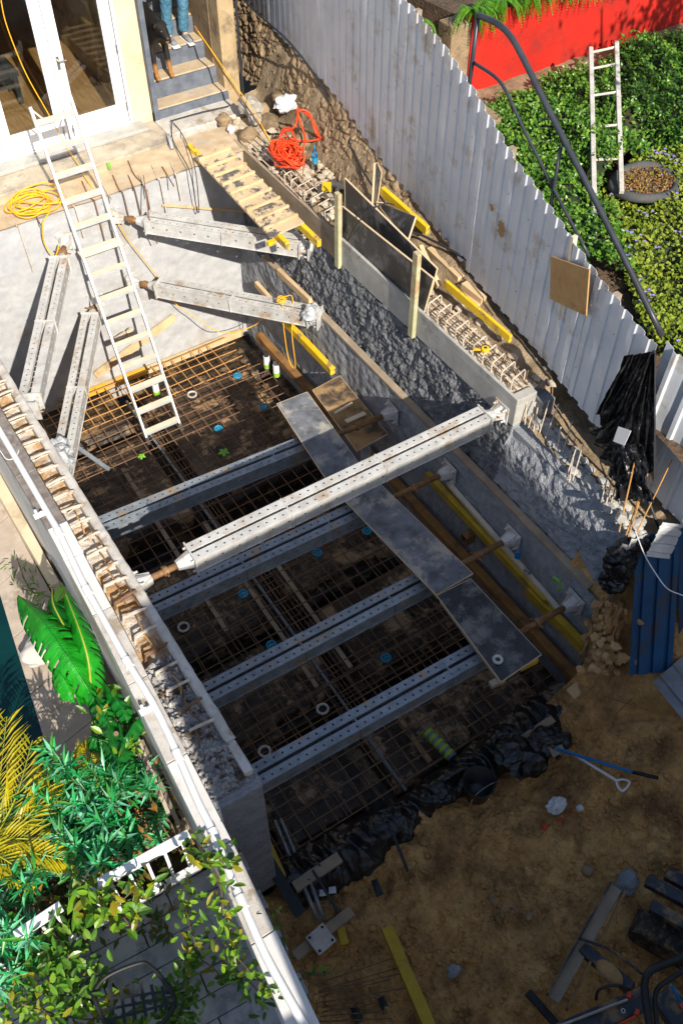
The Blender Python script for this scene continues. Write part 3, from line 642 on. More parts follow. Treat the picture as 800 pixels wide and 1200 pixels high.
for i in range(nr):
    t = lerp(tbot, ttop, i/(nr-1)); c = L0+dl*t
    tread = MB(); 
    tread.box(c+wv/2, (wv.length-.02, .085, .022), None); obj('tread', tread, M['treadsand'], ld, bevel=.003)
    fr = MB(); fr.box(c+wv/2+Vector((0, -.0435, -.006)), (wv.length-.02, .004, .034)); obj('tread_edge', fr, M['alu'], ld)
c = L0+dl*(Lt*.60); pb = MB(); pb.box(c+wv/2+Vector((0, -.02, -.02)), (wv.length+.06, .12, .03)); obj('splice_tread', pb, M['treadsand'], ld, bevel=.003)
br = MB(); c = L0+dl*ttop
for o, q in ((Vector((0, 0, 0)), 1), (wv, -1)): br.tube([L1+o-dl*.02, c+o+Vector((q*.10, 0, .01))], .011, 6)
obj('top_brace', br, M['alu'], ld)
# ================================================================ TIMBER AND BOARDS IN THE PIT
def timber(p, q, w, h, mt, label, cat='timber beam', group=None, name='timber_beam', web=False, up=(0, 0, 1)):
    p = Vector(p); q = Vector(q)
    if not web: return solo(name, MB().bar(p, q, w, h, up), M[mt], label, cat, group, bevel=.004)
    t = thing(name, p, label, cat, group); d, s, u = frame(q-p, up)
    for e in (-1, 1): obj('flange', MB().bar(p+u*e*(h/2-.018), q+u*e*(h/2-.018), w, .036, up), M[mt], t, bevel=.003)
    obj('web', MB().bar(p+d*.01, q-d*.01, .027, h-.072, up), M['yellowdirty' if mt == 'yellow' else mt], t)
    return t
xw = 4.64
timber(X(303, 393, 4.58), X(676, 797, 4.58), .10, .10, 'brownbeam', 'long rust brown waling beam running along the foot of the right pit wall', 'waling beam', name='waling_beam')
timber(X(326, 318, 4.72), X(364, 354, 4.72), .05, .10, 'pine', 'short pale board on the right wall above the lower corner strut')
timber(X(300, 332, 4.66), X(318, 352, 4.66), .05, .08, 'pine', 'short pale timber stub at the far right corner under the corner strut')
timber(X(330, 372, 4.64), X(390, 435, 4.64), .07, .10, 'yellow', 'bright yellow timber sloping behind the orange cord on the right wall')
timber(X(500, 556, 4.635), X(640, 706, 4.635), .07, .10, 'yellowdirty', 'dull yellow timber on the right wall behind the lower strut jacks, longer piece')
timber(X(618, 690, 4.625), X(692, 768, 4.625), .08, .13, 'yellowdirty', 'dull yellow timber end standing proud near the broken end of the right wall')
timber(X(525, 566, 4.66), X(655, 715, 4.66), .05, .05, 'palewood', 'thin pale batten lying above the dull yellow timber on the right wall')
timber((1.9, 9.78, -2.66), (3.1, 9.78, -2.66), .06, .10, 'orangebeam', 'orange painted board at the foot of the far wall, left half')
timber((3.12, 9.77, -2.66), (4.60, 9.77, -2.66), .06, .10, 'pine', 'pale timber at the foot of the far wall, right half')
timber(Y(112, 440, 9.77), Y(205, 371, 9.77), .05, .10, 'pine', 'pale horizontal board fixed across the sunny far wall behind the ladder')
timber(Y(190, 240, 9.80), Y(288, 172, 9.80)+Vector((0, 0, -.9)), .02, .03, 'pine', 'thin batten fixed to the far wall between the two right corner struts')
mb = MB(); mb.rock(Y(143, 395, 9.72), .09, (1.3, .7, .8)); mb.rock(Y(152, 388, 9.70), .05); solo('mortar_lump', mb, M['rubble'], 'lump of hardened mortar stuck to the board behind the ladder', 'mortar lump')
# boards of the lower walkway
def board(quad, mt, label, z=0, t=.02, name='walkway_board', cat='board', group='boards of the lower walkway', edge=True):
    q = [Vector(p) for p in quad]; r = thing(name, q[0], label, cat, group)
    obj('panel', MB().slab(q, t), M[mt], r)
    if edge:
        e = MB(); 
        for i in range(len(q)):
            a, b = q[i], q[(i+1) % len(q)]; n = (b-a).normalized().cross(Vector((0, 0, 1))); e.bar(a+Vector((0, 0, -t/2)), b+Vector((0, 0, -t/2)), .004, t+.002)
        obj('cut_edge', e, M['plyedge'], r)
    return r
zb = -1.12
board([Z(324, 473, zb), Z(360, 459, zb), Z(433, 560, zb), Z(391, 575, zb)], 'plydust', 'grey dusty walkway board with a broad shade band, above the bright strut')
board([Z(392, 574, zb-.012), Z(434, 556, zb-.012), Z(554, 672, zb-.012), Z(511, 697, zb-.012)], 'plydust', 'long blue grey walkway board running down right from under the bright strut')
board([Z(512, 698, zb+.012), Z(551, 678, zb+.012), Z(634, 767, zb+.012), Z(587, 799, zb+.012)], 'plyblack', 'black film faced board at the near end of the walkway, metal ring on it')
for (a, b, c, l) in (((410, 566), (512, 700), 'yellowdirty', 'yellow edged joist under the left edge of the long walkway board'), ((515, 704), (582, 795), 'greypine', 'grey joist under the left edge of the near black board')):
    timber(Z(*a, zb-.06)+Vector((.02, 0, 0)), Z(*b, zb-.06)+Vector((.02, 0, 0)), .04, .07, c, l)
mb = MB(); c = Z(583, 773, zb+.03)
mb.tube([c+Vector((math.cos(a)*.036, math.sin(a)*.036, 0)) for a in [i*math.pi/8 for i in range(16)]], .014, 8, closed=True); solo('metal_ring', mb, M['steelwhite'], 'small grey metal ring lying on the near black board', 'ring', smooth=True)
timber(Z(608, 782, zb-.04), Z(628, 772, zb-.04), .07, .06, 'yellowdirty', 'yellow timber end sticking out below the near black board, right one')
timber(Z(574, 803, zb-.04), Z(590, 796, zb-.04), .06, .05, 'greypine', 'grey timber end sticking out below the near black board, left one')
board([Z(366, 457, -1.62), Z(398, 440, -1.62), Z(454, 508, -1.62), Z(418, 528, -1.62)], 'muddy', 'mud covered board lying between the walkway and the right wall', name='mud_board', group='boards of the lower walkway')
timber(Z(392, 484, -1.58), Z(413, 472, -1.58), .03, .02, 'palewood', 'pale splinter of wood lying on the mud covered board', 'wood offcut', name='wood_offcut')
timber(Z(405, 494, -1.58), Z(428, 484, -1.58), .06, .02, 'palewood', 'wider pale wood scrap lying on the mud covered board', 'wood offcut', name='wood_offcut')
mb = MB(); mb.slab([Z(424, 520, -1.7), Z(434, 516, -1.7), Z(434, 545, -1.9), Z(424, 545, -1.9)], .05); solo('concrete_block', mb, M['shotcrete'], 'small grey block standing beside the mud covered board', 'block')
def boxbracket(u, v):
    c = X(u, v, 4.6); mb = MB()
    for a, s_ in (((0, 0, .06), (.12, .1, .012)), ((0, 0, -.06), (.12, .1, .012)), ((0, .045, 0), (.12, .012, .108)), ((0, -.045, 0), (.12, .012, .108))): mb.box(c+Vector(a), s_)
    return mb
solo('steel_bracket', boxbracket(548, 630), M['thread'], 'open brown steel box bracket on the right wall by the yellow timber', 'bracket')
for (u, v, r_, m_, l) in ((606, 653, .026, 'thread', 'small yellow and grey fitting standing on the yellow timber'), ):
    c = X(u, v, 4.62); mb = MB(); mb.tube([c, c+Vector((0, 0, .09))], [.03, .018], 10); solo('pipe_fitting', mb, M['bluehandle'], l, 'fitting')
    c = X(617, 671, 4.62)+Vector((0, 0, .01)); mb = MB(); mb.tube([c+Vector((math.cos(a)*.028, math.sin(a)*.028, 0)) for a in [i*math.pi/7 for i in range(14)]], .012, 8, closed=True); solo('metal_ring', mb, M['chrome'], 'dark steel ring resting on the yellow timber by the right wall', 'ring', smooth=True)
c = X(653, 688, 4.6); mb = MB(); mb.tube(path([c+Vector((0, .06, .02)), c+Vector((0, .07, .07)), c+Vector((0, 0, .09)), c+Vector((0, -.03, .02)), c+Vector((0, -.02, -.03))], 5), .012, 6); solo('hose_piece', mb, M['green'], 'short dark green hose loop on the right wall by the last jack', 'hose')
# ================================================================ REBAR MATS AND TRENCHES
def matthing(label, x0, x1, y0, y1, z, px, py, matn, jit=.012, name='rebar_mat', r=.0072, skip=0):
    t = thing(name, (x0, y0, z), label, 'rebar mat', 'rebar mats on the pit floor'); 
    n = int((x1-x0)/px)
    for i in range(n+1):
        if rnd.random() < skip: continue
        x = x0+i*px+rnd.uniform(-jit, jit); obj('bar', MB().tube(path([(x, y0-rnd.uniform(-.03, .05), z), (x+rnd.uniform(-jit, jit), (y0+y1)/2, z+rnd.uniform(-.012, .012)), (x+rnd.uniform(-jit, jit), y1+rnd.uniform(-.03, .05), z)], 3), r, 5, cap=False), M[matn], t, smooth=True)
    n = int((y1-y0)/py)
    for i in range(n+1):
        if rnd.random() < skip: continue
        y = y0+i*py+rnd.uniform(-jit, jit); obj('bar', MB().tube(path([(x0-rnd.uniform(-.03, .05), y, z+.013), ((x0+x1)/2, y+rnd.uniform(-jit, jit), z+.013+rnd.uniform(-.012, .012)), (x1+rnd.uniform(-.03, .05), y+rnd.uniform(-jit, jit), z+.013)], 3), r, 5, cap=False), M[matn], t, smooth=True)
matthing('top rebar mat in the far half of the pit, sunlit and orange under the ladder', 1.12, 4.45, 6.5, 9.0, -2.50, .165, .17, 'rebar')
matthing('rusty rebar cage along the foot of the far wall', 1.5, 4.3, 9.02, 9.66, -2.56, .14, .16, 'rebarbright', jit=.02, skip=.08)
matthing('dark rebar mat below the middle struts', 1.12, 4.50, 4.25, 6.46, -2.52, .155, .165, 'rebardark')
matthing('dark rebar mat at the near end of the pit beside the black plastic', 1.12, 4.58, 2.95, 4.22, -2.50, .15, .14, 'rebardark')
matthing('deeper rebar layer seen through the near mats', 1.15, 4.50, 2.98, 6.4, -2.66, .21, .36, 'rebardark', jit=.03)
# beam trenches: dark troughs crossing the floor between low mud pads
def pad(x0, x1, y0, y1, label):
    g = MB(); h = .14
    def fn(u, v):
        x = lerp(x0, x1, u); y = lerp(y0, y1, v); e = min(u, 1-u, v, 1-v); k = 1 if e > .04 else e/.04
        return (x+.02*fb((x*3, y*3, 3), 1), y+.02*fb((x*3, y*3, 9), 1), -2.86+(h+.05+.03*fb((x, y, 6), 2.4)+.012*fb((x, y, 2), 9))*k)
    g.grid(fn, 50, 50); return solo('membrane_pad', g, M['dirtfloor2'], label, 'plastic covered pad', 'plastic covered mud pads between the beam trenches', smooth=True)
M['dirtfloor2'] = mat('muddy_plastic', (.022, .016, .012), (.075, .046, .026), 3, .42, .9, 10, .05, c3=(.34, .22, .12), s3=3.0, t3=.555, w3=.035)
pads = [(1.25, 2.55, 7.15, 8.75), (2.75, 4.35, 7.25, 9.35), (1.25, 2.6, 5.35, 6.65), (2.8, 4.4, 5.45, 6.85), (1.3, 2.75, 4.2, 5.1), (2.95, 4.45, 4.15, 5.2), (1.3, 2.3, 3.0, 3.95), (2.5, 4.45, 2.95, 3.9)]
pls = ['far left pad under the ladder foot', 'far right pad beside the white topped tubes', 'left pad between the second and third strut', 'right pad between the second and third strut', 'left pad between the third and fourth strut', 'right pad beside the long walkway board', 'near left pad by the beam end', 'near right pad by the striped roll']
for p_, l in zip(pads, pls): pad(*p_, 'mud stained black plastic sheet over the '+l)
for i, (x_, y0, y1) in enumerate(((2.66, 2.9, 9.3), (1.18, 4.0, 8.8))):
    mb = MB(); mb.tube([(x_-.06, y0, -2.60), (x_-.06, y1, -2.60)], .016, 6)
    solo('trench_pipe', mb, M['steel'] if i == 0 else M['whitepipe'], ['thin grey conduit laid lengthwise in the middle trench', 'thin pale conduit laid lengthwise near the left pit wall'][i], 'conduit')
matthing('narrow trench cage of close lengthwise bars in the middle of the pit', 2.57, 2.83, 3.0, 9.0, -2.70, .052, .28, 'rebardark', jit=.012)
matthing('narrow trench cage of close bars beside the left pit wall', 1.10, 1.24, 3.0, 8.8, -2.66, .045, .30, 'rebardark', jit=.01)
for i, (a, b_) in enumerate((((2.88, 4.3), (2.92, 6.4)), ((2.46, 4.3), (2.50, 6.9)), ((2.95, 3.0), (3.0, 3.9)), ((2.0, 5.4), (2.05, 8.2)))):
    solo('timber_batten', MB().bar((a[0], a[1], -2.56), (b_[0], b_[1], -2.58), .05, .03), M['greypine' if i != 2 else 'muddy'], ['grey batten right of the middle trench', 'grey batten left of the middle trench', 'muddy broken board near the striped roll', 'grey batten on the left pads'][i], 'batten', bevel=.003)
def cap_blue(u, v, i):
    c = Z(u, v, -2.48); t = thing('spacer_disc', c, 'bright blue plastic spacer disc on the rebar, '+['beside the two white topped tubes', 'left of the dusty board', 'below the mat gap under the ladder', 'under the end of the third strut', 'hanging between the third and fourth strut', 'above the fourth strut middle', 'touching the third strut', 'above the fifth strut near the boards'][i], 'spacer', 'blue spacer discs on the rebar')
    obj('rim', MB().tube([c+Vector((math.cos(a)*.048, math.sin(a)*.048, 0)) for a in [k*math.pi/8 for k in range(16)]], .012, 6, closed=True), M['bluecap'], t, smooth=True)
    mb = MB(); mb.bar(c-Vector((.04, 0, 0)), c+Vector((.04, 0, 0)), .02, .012); mb.bar(c-Vector((0, .04, .003)), c+Vector((0, .04, -.003)), .02, .012); obj('cross', mb, M['bluecap'], t)
for i, (u, v) in enumerate(((278, 440), (309, 476), (256, 502), (430, 622), (285, 696), (318, 756), (372, 648), (452, 771))): cap_blue(u, v, i)
def white_cap(u, v, l):
    c = Z(u, v, -2.47); t = thing('vent_pipe', c-Vector((0, 0, .1)), l, 'pipe end', 'round pale pipe ends in the mat')
    obj('pipe_wall', MB().tube([c+Vector((math.cos(a)*.055, math.sin(a)*.055, 0)) for a in [k*math.pi/9 for k in range(18)]], .014, 6, closed=True), M['palecon'], t, smooth=True)
    obj('pipe_core', MB().tube([c-Vector((0, 0, .08)), c-Vector((0, 0, .02))], .05, 14), M['dark'], t)
white_cap(310, 881, 'round pale pipe end left of the fifth strut, deep in shade'); white_cap(378, 831, 'round pale pipe end between the fourth and fifth strut'); white_cap(215, 735, 'round pale pipe end by the left wall under the third strut')
white_cap(225, 462, 'white pipe end in the sunlit mat right of the ladder')
for i, (u, v, l) in enumerate(((313, 430, 'left of the two white topped tubes standing in the far right corner'), (324, 440, 'right of the two white topped tubes standing in the far right corner'), (184, 462, 'white topped tube standing behind the ladder foot'))):
    c = Z(u, v, -2.45); t = thing('foam_tube', c, l, 'tube', 'white topped tubes standing on the mat')
    obj('tube_body', MB().tube([c, c+Vector((0, 0, .20))], .042, 14), M['white'], t, smooth=False); obj('label_band', MB().tube([c+Vector((0, 0, .005)), c+Vector((0, 0, .07))], .0445, 14), M['lime'], t)
    obj('cap', MB().tube([c+Vector((0, 0, .2)), c+Vector((0, 0, .225))], .036, 14), M['plyblack'], t)
for (u, v, s_) in ((262, 530, .05), (166, 535, .035)):
    c = Z(u, v, -2.46); mb = MB()
    for k in range(5): a = k*1.26; mb.slab([c+Vector((0, 0, k*.004)), c+Vector((math.cos(a)*s_, math.sin(a)*s_, .01)), c+Vector((math.cos(a+.5)*s_*1.5, math.sin(a+.5)*s_*1.5, 0)), c+Vector((math.cos(a+1)*s_, math.sin(a+1)*s_, .01))], .004)
    solo('green_tag', mb, M['green'], 'bright green plastic scrap on the mat near '+('the second strut' if u > 200 else 'the left wall under the ladder'), 'plastic scrap')
# striped roll near the plastic edge
a = Z(500, 857, -2.42); b = Z(530, 888, -2.42); t = thing('cable_roll', a, 'lime green and grey striped roll lying on the near mat', 'roll')
obj('core', MB().tube([a, b], .055, 14), M['plydust'], t)
for k in range(5): p0 = lerp(a, b, (k+.15)/5); obj('strap', MB().tube([p0, lerp(a, b, (k+.6)/5)], .059, 14), M['lime'], t)
# ================================================================ RIGHT CAPPING BEAM AND FORMWORK
cb = thing('concrete_beam', (5.05, 6, -.35), 'thick grey concrete capping beam with exposed stirrups along the right side of the pit', 'capping beam')
b = MB(); b.prism([(4.90, 4.60), (5.14, 4.60), (5.14, 7.66), (4.90, 7.66)], -.34, -.075); b.prism([(4.90, 4.60), (4.935, 4.60), (4.935, 7.66), (4.90, 7.66)], -.075, .006); b.prism([(4.935, 4.60), (5.14, 4.60), (5.14, 4.70), (4.935, 4.70)], -.075, 0)
obj('beam_body', b, M['concrete'], cb, bevel=.006)
b = MB(); b.grid(lambda u, v: (lerp(4.93, 5.22, v), lerp(4.68, 6.4, u), -.03+.02*fb((v, u*8, 3), 2.2)+.012*fb((v*2, u*20, 3), 2)), 160, 26); obj('rough_top', b, M['rubble'], cb, smooth=True)
b = MB(); b.prism([(5.145, 4.5), (5.30, 4.5), (5.30, 5.3), (5.145, 5.3)], -.3, -.08); obj('back_step', b, M['plydust'], cb, bevel=.01)
b = MB(); b.prism([(4.90, 7.68), (4.94, 7.68), (4.94, 10.2), (4.90, 10.2)], -.34, .004); obj('form_board', b, M['greypine'], cb, bevel=.004)
for i in range(11):
    y = 6.25-i*.148+rnd.uniform(-.015, .015); mb = MB(); h = .075+rnd.uniform(-.01, .02)
    mb.tube([(4.965, y, -.05), (4.965, y, h-.03), (4.985, y+.01, h), (5.15, y+.045, h+.01), (5.17, y+.05, h-.02), (5.17, y+.05, -.05)], .008, 6)
    mb.tube([(4.975, y, h-.01), (4.985, y-.06, h-.015)], .006, 5)
    solo('rebar_stirrup', mb, M['rebarpale'], 'cement splashed stirrup hoop standing out of the right concrete beam', 'stirrup', 'stirrup hoops along the right concrete beam')
for i in range(3):
    x = 4.99+i*.07; mb = MB(); mb.tube(path([(x, 6.35, .01), (x+.01, 5.5, .02), (x-.005, 4.72, .0)], 4), .007, 5); solo('rebar', mb, M['rebar'], ['leftmost', 'middle', 'rightmost'][i]+' lengthwise bar threaded through the hoops of the right beam', 'rebar')
for i in range(5):
    y = 5.1-i*.09; mb = MB(); x = 5.16+rnd.uniform(-.02, .03); mb.tube([(x, y, -.05), (x+.01, y-.01, .10+rnd.uniform(-.03, .03))], .007, 5)
    solo('rebar', mb, M['rebar'], 'short upright rusty bar at the near end of the right beam', 'rebar', 'short uprights at the near end of the right beam')
c = Z(568, 412, .06); t = thing('tape_measure', c, 'yellow tape measure left among the stirrup hoops', 'tape measure')
obj('case', MB().tube([c, c+Vector((0, 0, .05))], .04, 12), M['yellow'], t, bevel=.006); obj('tape', MB().bar(c+Vector((-.03, .03, .02)), c+Vector((-.09, .07, .02)), .02, .012), M['yellow'], t)
obj('hub', MB().tube([c+Vector((0, 0, .048)), c+Vector((0, 0, .054))], .016, 10), M['plyblack'], t)
# black form panels standing on the beam
def panel(q, label, t=.016, name='form_panel'):
    r = thing(name, q[0], label, 'formwork panel', 'black formwork panels on the right beam'); q = [Vector(p) for p in q]
    n = (q[1]-q[0]).cross(q[2]-q[0]).normalized()*t; m = len(q)
    mb = MB(); mb.add(q+[p+n for p in q], [tuple(range(m))[::-1], tuple(range(m, 2*m))]+[(i, (i+1) % m, m+(i+1) % m, m+i) for i in range(m)])
    obj('panel', mb, M['plyblack'], r)
    e = MB()
    for i in range(m): a, b_ = q[i]+n/2, q[(i+1) % m]+n/2; e.bar(a, b_, t+.004, .006, n.normalized().cross(b_-a))
    obj('cut_edge', e, M['plyedge'], r); return r
panel([X(402, 241, 4.955), X(402, 281, 4.955), X(497, 368, 4.955), X(509, 326, 4.955)], 'long lower black formwork panel standing on the right beam between the two posts')
panel([X(405, 208, 5.12), X(406, 250, 5.12), X(505, 345, 5.12), X(513, 314, 5.12)], 'long upper black formwork panel behind the two posts')
panel([Vector((5.12, 7.4, .12)), Vector((5.42, 7.75, .10)), X(446, 202, 5.45), X(441, 190, 5.40), X(438, 191, 5.2)], 'upright black formwork piece with a notched edge at the far end of the panels')
panel([X(442, 237, 5.30), X(478, 284, 5.20), X(488, 254, 5.34), X(450, 238, 5.40)], 'small black formwork piece leaning beside the yellow timber')
def post(x, ua, va, ub, vb, label):
    a = X(ua, va, x); b_ = X(ub, vb, x); b_.y = a.y; return timber(b_, a, .05, .08, 'greenpine', label, 'timber post', name='timber_post', up=(0, 1, 0))
post(4.88, 396, 226, 397, 313, 'pale green tinged timber post clamped to the beam face, farther one')
post(4.87, 489, 296, 476, 388, 'pale green tinged timber post clamped to the beam face, nearer one')
timber(Z(448, 223, .35), Z(501, 270, .30), .05, .10, 'yellow', 'yellow timber lying behind the small black formwork piece', web=False)
timber(Z(470, 228, .22), Z(499, 262, .2), .04, .08, 'yellowdirty', 'dull yellow timber tucked beneath the bright one near the fence')
timber(Z(521, 331, .16), Z(598, 397, .13), .035, .09, 'yellow', 'long yellow timber lying behind the stirrup hoops', web=False)
timber(Z(503, 292, .10), Z(540, 327, .10), .08, .07, 'pine', 'pine block lying between the beam and the fence, longer one')
timber(Z(543, 333, .12), Z(567, 352, .10), .08, .07, 'pine', 'short pine block next to the long yellow timber')
timber(Z(537, 335, .05), Z(560, 360, .04), .05, .06, 'pine', 'second short pine block touching the long yellow timber')
timber(Z(492, 288, .30), Z(514, 336, .05), .05, .06, 'pine', 'pine stick leaning across the end of the black panels')
timber(Z(585, 365, -.02), Z(655, 442, -.06), .12, .09, 'brownrot', 'old brown timber sleeper lying between the beam and the fence')
solo('cable', MB().tube(path([X(405, 285, 4.94), X(418, 262, 4.9), X(436, 245, 4.95), X(452, 238, 5.1), X(462, 240, 5.2)], 6), .007, 6), M['hose'], 'dark cable arching over the black formwork panels', 'cable')
# rim starter bars
def starters(pts, l, m_, lbl, grp, lean=(.1, .02)):
    for (u, v) in pts:
        a = Z(u, v, -.06 if v < 490 else -.24); mb = MB(); L = l*rnd.uniform(.8, 1.15); mb.tube([a-Vector((0, 0, .06)), a+Vector((lean[0]*L*rnd.uniform(.3, 1.6), lean[1]*L, L))], .0065, 6); solo('rebar', mb, M[m_], lbl, 'rebar', grp)
starters([(616, 492), (620, 496), (626, 500), (633, 502), (640, 508), (654, 522), (660, 526), (668, 536)], .20, 'rebarpale', 'short pale starter bar standing on the rim beside the beam end', 'pale starter bars on the right rim', (.5, .4))
starters([(664, 556), (668, 560), (672, 558), (706, 584), (711, 588), (716, 590)], .24, 'rebarpale', 'pale starter bar standing on the rim below the black plastic drape', 'starter bars below the black drape', (.6, .3))
starters([(727, 618), (735, 622), (738, 624), (745, 625)], .58, 'rebarbright', 'long orange rusty starter bar at the broken end of the right wall', 'long rusty starter bars at the wall end', (.45, .28))
# ================================================================ CORRUGATED FENCE
topz = [(2.6, 1.34), (3.29, 1.30), (3.69, 1.25), (4.41, 1.37), (4.96, 1.53), (5.8, 1.72), (6.44, 1.97), (7.08, 2.16), (7.78, 2.27), (14, 2.75)]
botz = [(2.6, -.05), (3.5, -.05), (4.1, .02), (4.82, .12), (6.06, .17), (7.15, .30), (8.03, .36), (9.6, .62), (14, .68)]
def tab(t_, y):
    for (a, va), (b_, vb) in zip(t_, t_[1:]):
        if y <= b_: return lerp(va, vb, max(0, (y-a)/(b_-a)))
    return t_[-1][1]
prof = [(0, 0), (.075, .004), (.085, .017), (.145, .019), (.155, 0)]; pit_ = .17
fn_ = thing('corrugated_fence', (fx(7), 7, .2), 'long pale blue grey corrugated steel fence stepping down along the right side', 'fence')
y = 3.58; k = 0
while y < 13.9:
    n = 5; x = []
    for i in range(n):
        for (a, o) in prof: x.append((y+i*pit_+a, o))
    x.append((y+n*pit_+.01, 0)); mb = MB(); vs = []
    lift = rnd.uniform(-.006, .006); off = .004*(k % 2)
    for (yy, o) in x:
        rib = math.floor((yy-y)/pit_+.001); yt = lerp(y+rib*pit_, yy, .6)
        vs.append((yy, o+off, tab(botz, yt)+lift+rnd.uniform(-.004, .004), tab(topz, yt+.05)+lift))
    verts = []; nz = 7
    for (yy, o, z0, z1) in vs:
        for j in range(nz+1):
            zz = lerp(z0, z1, j/nz); verts.append((fx(yy)-o-.006*fb((yy*2, zz*2, 3), 1.5), yy+.12*o, zz))
    m_ = len(vs); fs = [(i*(nz+1)+j, i*(nz+1)+j+1, (i+1)*(nz+1)+j+1, (i+1)*(nz+1)+j) for i in range(m_-1) for j in range(nz)]
    mb.add(verts, fs); obj('steel_sheet', mb, M['sheet'], fn_, solid=.002)
    y += n*pit_; k += 1
for zf in (.3, .78):
    mb = MB(); pr_ = [(fx(y_)+.03, y_, lerp(tab(botz, y_), tab(topz, y_), zf)) for y_ in (3.6, 4.6, 5.6, 6.6, 7.6, 9, 11, 13.8)]
    for a, b_ in zip(pr_, pr_[1:]): mb.bar(a, b_, .04, .05)
    obj('fence_rail', mb, M['greypine'], fn_)
for y_ in (4.2, 5.9, 7.7, 9.6, 11.6): mb = MB(); mb.bar((fx(y_)+.07, y_, 0), (fx(y_)+.07, y_, tab(topz, y_)-.05), .06, .06); obj('fence_post', mb, M['greypine'], fn_)
for (u, v, w_, h_, l) in ((576, 243, .05, .10, 'small upper'), (587, 268, .10, .22, 'larger')):
    c = X(u, v, 5.3); c = PL(u, v, (fx(4)-.026, 4, 0), (1, -.12, 0)); mb = MB()
    n0 = 26; ring = [(0, 0)]+[(math.cos(k*6.283/n0)*(.6+.5*noise.noise(Vector((k*.9, w_*30, 1)))), math.sin(k*6.283/n0)*(.7+.5*noise.noise(Vector((k*.7, 3, w_*20))))) for k in range(n0)]
    for (a, b_) in ring: mb.v.append(tuple(c+Vector((.12, 1, 0))*a*w_+Vector((0, 0, b_*h_/2))))
    for k in range(n0): mb.f.append((0, 1+(k+1) % n0, 1+k))
    obj('rust_patch', mb, M['rustpatch'], fn_, solid=.002)
scr = MB()
y_ = 3.7
while y_ < 13.5:
    for zf in (.25, .78): p = Vector((fx(y_)-.021, y_, lerp(tab(botz, y_), tab(topz, y_), zf))); scr.tube([p, p-Vector((.006, 0, 0))], .007, 6)
    y_ += .34
obj('screw_heads', scr, M['galv'], fn_)
# square board on a post in front of the fence
cc = [X(645, 300, fx(5.1)-.10), X(690, 316, fx(4.85)-.13), X(686, 370, fx(4.85)-.13), X(644, 350, fx(5.1)-.10)]
t = thing('board_sign', cc[3], 'plain square brown board nailed to a post against the corrugated fence', 'board')
mb = MB(); n = (cc[1]-cc[0]).cross(cc[2]-cc[0]).normalized()*.014
mb.add(cc+[p+n for p in cc], [(3, 2, 1, 0), (4, 5, 6, 7), (0, 1, 5, 4), (1, 2, 6, 5), (2, 3, 7, 6), (3, 0, 4, 7)]); obj('panel', mb, M['osb'], t)
a = X(673, 276, fx(5)-.03); b_ = X(655, 388, fx(5)-.03); mb = MB(); mb.bar(b_, a, .05, .035, (0, 1, 0)); obj('post', mb, M['palewood'], t, bevel=.003)
# fence pieces past the kink, towards the viewer
def csheet(p, uvec, vvec, nrib, mt, label, name='steel_sheet', grp=None, amp=.024, cat='corrugated sheet'):
    p = Vector(p); uvec = Vector(uvec); vvec = Vector(vvec); n = uvec.cross(vvec).normalized(); mb = MB(); row = []
    for i in range(nrib):
        for (a, o) in ((0, 0), (.35, 0), (.42, 1), (.58, 1), (.65, 0)): row.append(((i+a)/nrib, o*amp))
    row.append((1, 0)); nv = 8
    for (a, o) in row:
        for j in range(nv+1): mb.v.append(tuple(p+uvec*a+vvec*(j/nv)+n*(o+.012*noise.noise(Vector((a*4, j*.5, p.x))))))
    for i in range(len(row)-1):
        for j in range(nv): q = i*(nv+1)+j; mb.f.append((q, q+1, q+nv+2, q+nv+1))
    return solo(name, mb, M[mt], label, cat, grp, solid=.003)
p0 = PL(734, 548, (5.24, 3.5, 0), (1, -.12, 0)); p1 = Z(773, 622, -.42); T0 = Z(762, 396, 1.26); T1 = Z(848, 470, 1.05)
mbp = [(5.235, 3.56, -.05), (5.30, 2.72, -.50)]
csheet((5.27, 3.57, -.08), (.14, -1.05, -.34), (.05, -.02, 1.36), 5, 'sheet', 'leaning corrugated fence sheet at the far right, past the black drape')
csheet((5.42, 2.50, -.5), (.5, -1.2, -.3), (.05, -.02, 1.3), 5, 'sheet', 'corrugated fence sheet at the right picture edge above the blue sheets')
mb = MB(); mb.tube([X(744, 545, 5.15), X(773, 622, 5.22)], .013, 6); solo('steel_angle', mb, M['hose'], 'dark steel edge rod under the leaning fence sheet', 'steel rod')
# blue sheets
bA, bB, bC, bD = Vector((5.16, 3.05, -.42)), Vector((5.02, 2.50, -1.52)), None, None
b0 = Z(737, 792, -1.30); b1 = Z(764, 800, -1.55); t0 = Z(746, 628, -.35); t1 = Z(800, 622, -.30)
csheet(t0, (t1-t0)*.95, b0-t0, 3, 'blue', 'blue painted corrugated sheet standing at the soil edge, left one with pale edge', amp=.03)
csheet(t1+Vector((-.03, .03, .01)), Vector((.9, -.62, .02)), (Z(800, 770, -1.25)-t1), 4, 'blue', 'blue painted corrugated sheet at the right picture edge', amp=.03)
csheet(Z(764, 800, -1.20), Z(808, 762, -1.16)-Z(764, 800, -1.20), Z(815, 862, -1.25)-Z(764, 800, -1.20), 3, 'galv', 'bare grey corrugated sheet lying on the sand below the blue sheets', amp=.02)
csheet(Z(757, 652, -.25), (Z(776, 612, -.2)-Z(757, 652, -.25)), Z(784, 655, -.35)-Z(757, 652, -.25), 4, 'alu', 'small pale crumpled corrugated offcut above the blue sheet', amp=.014)
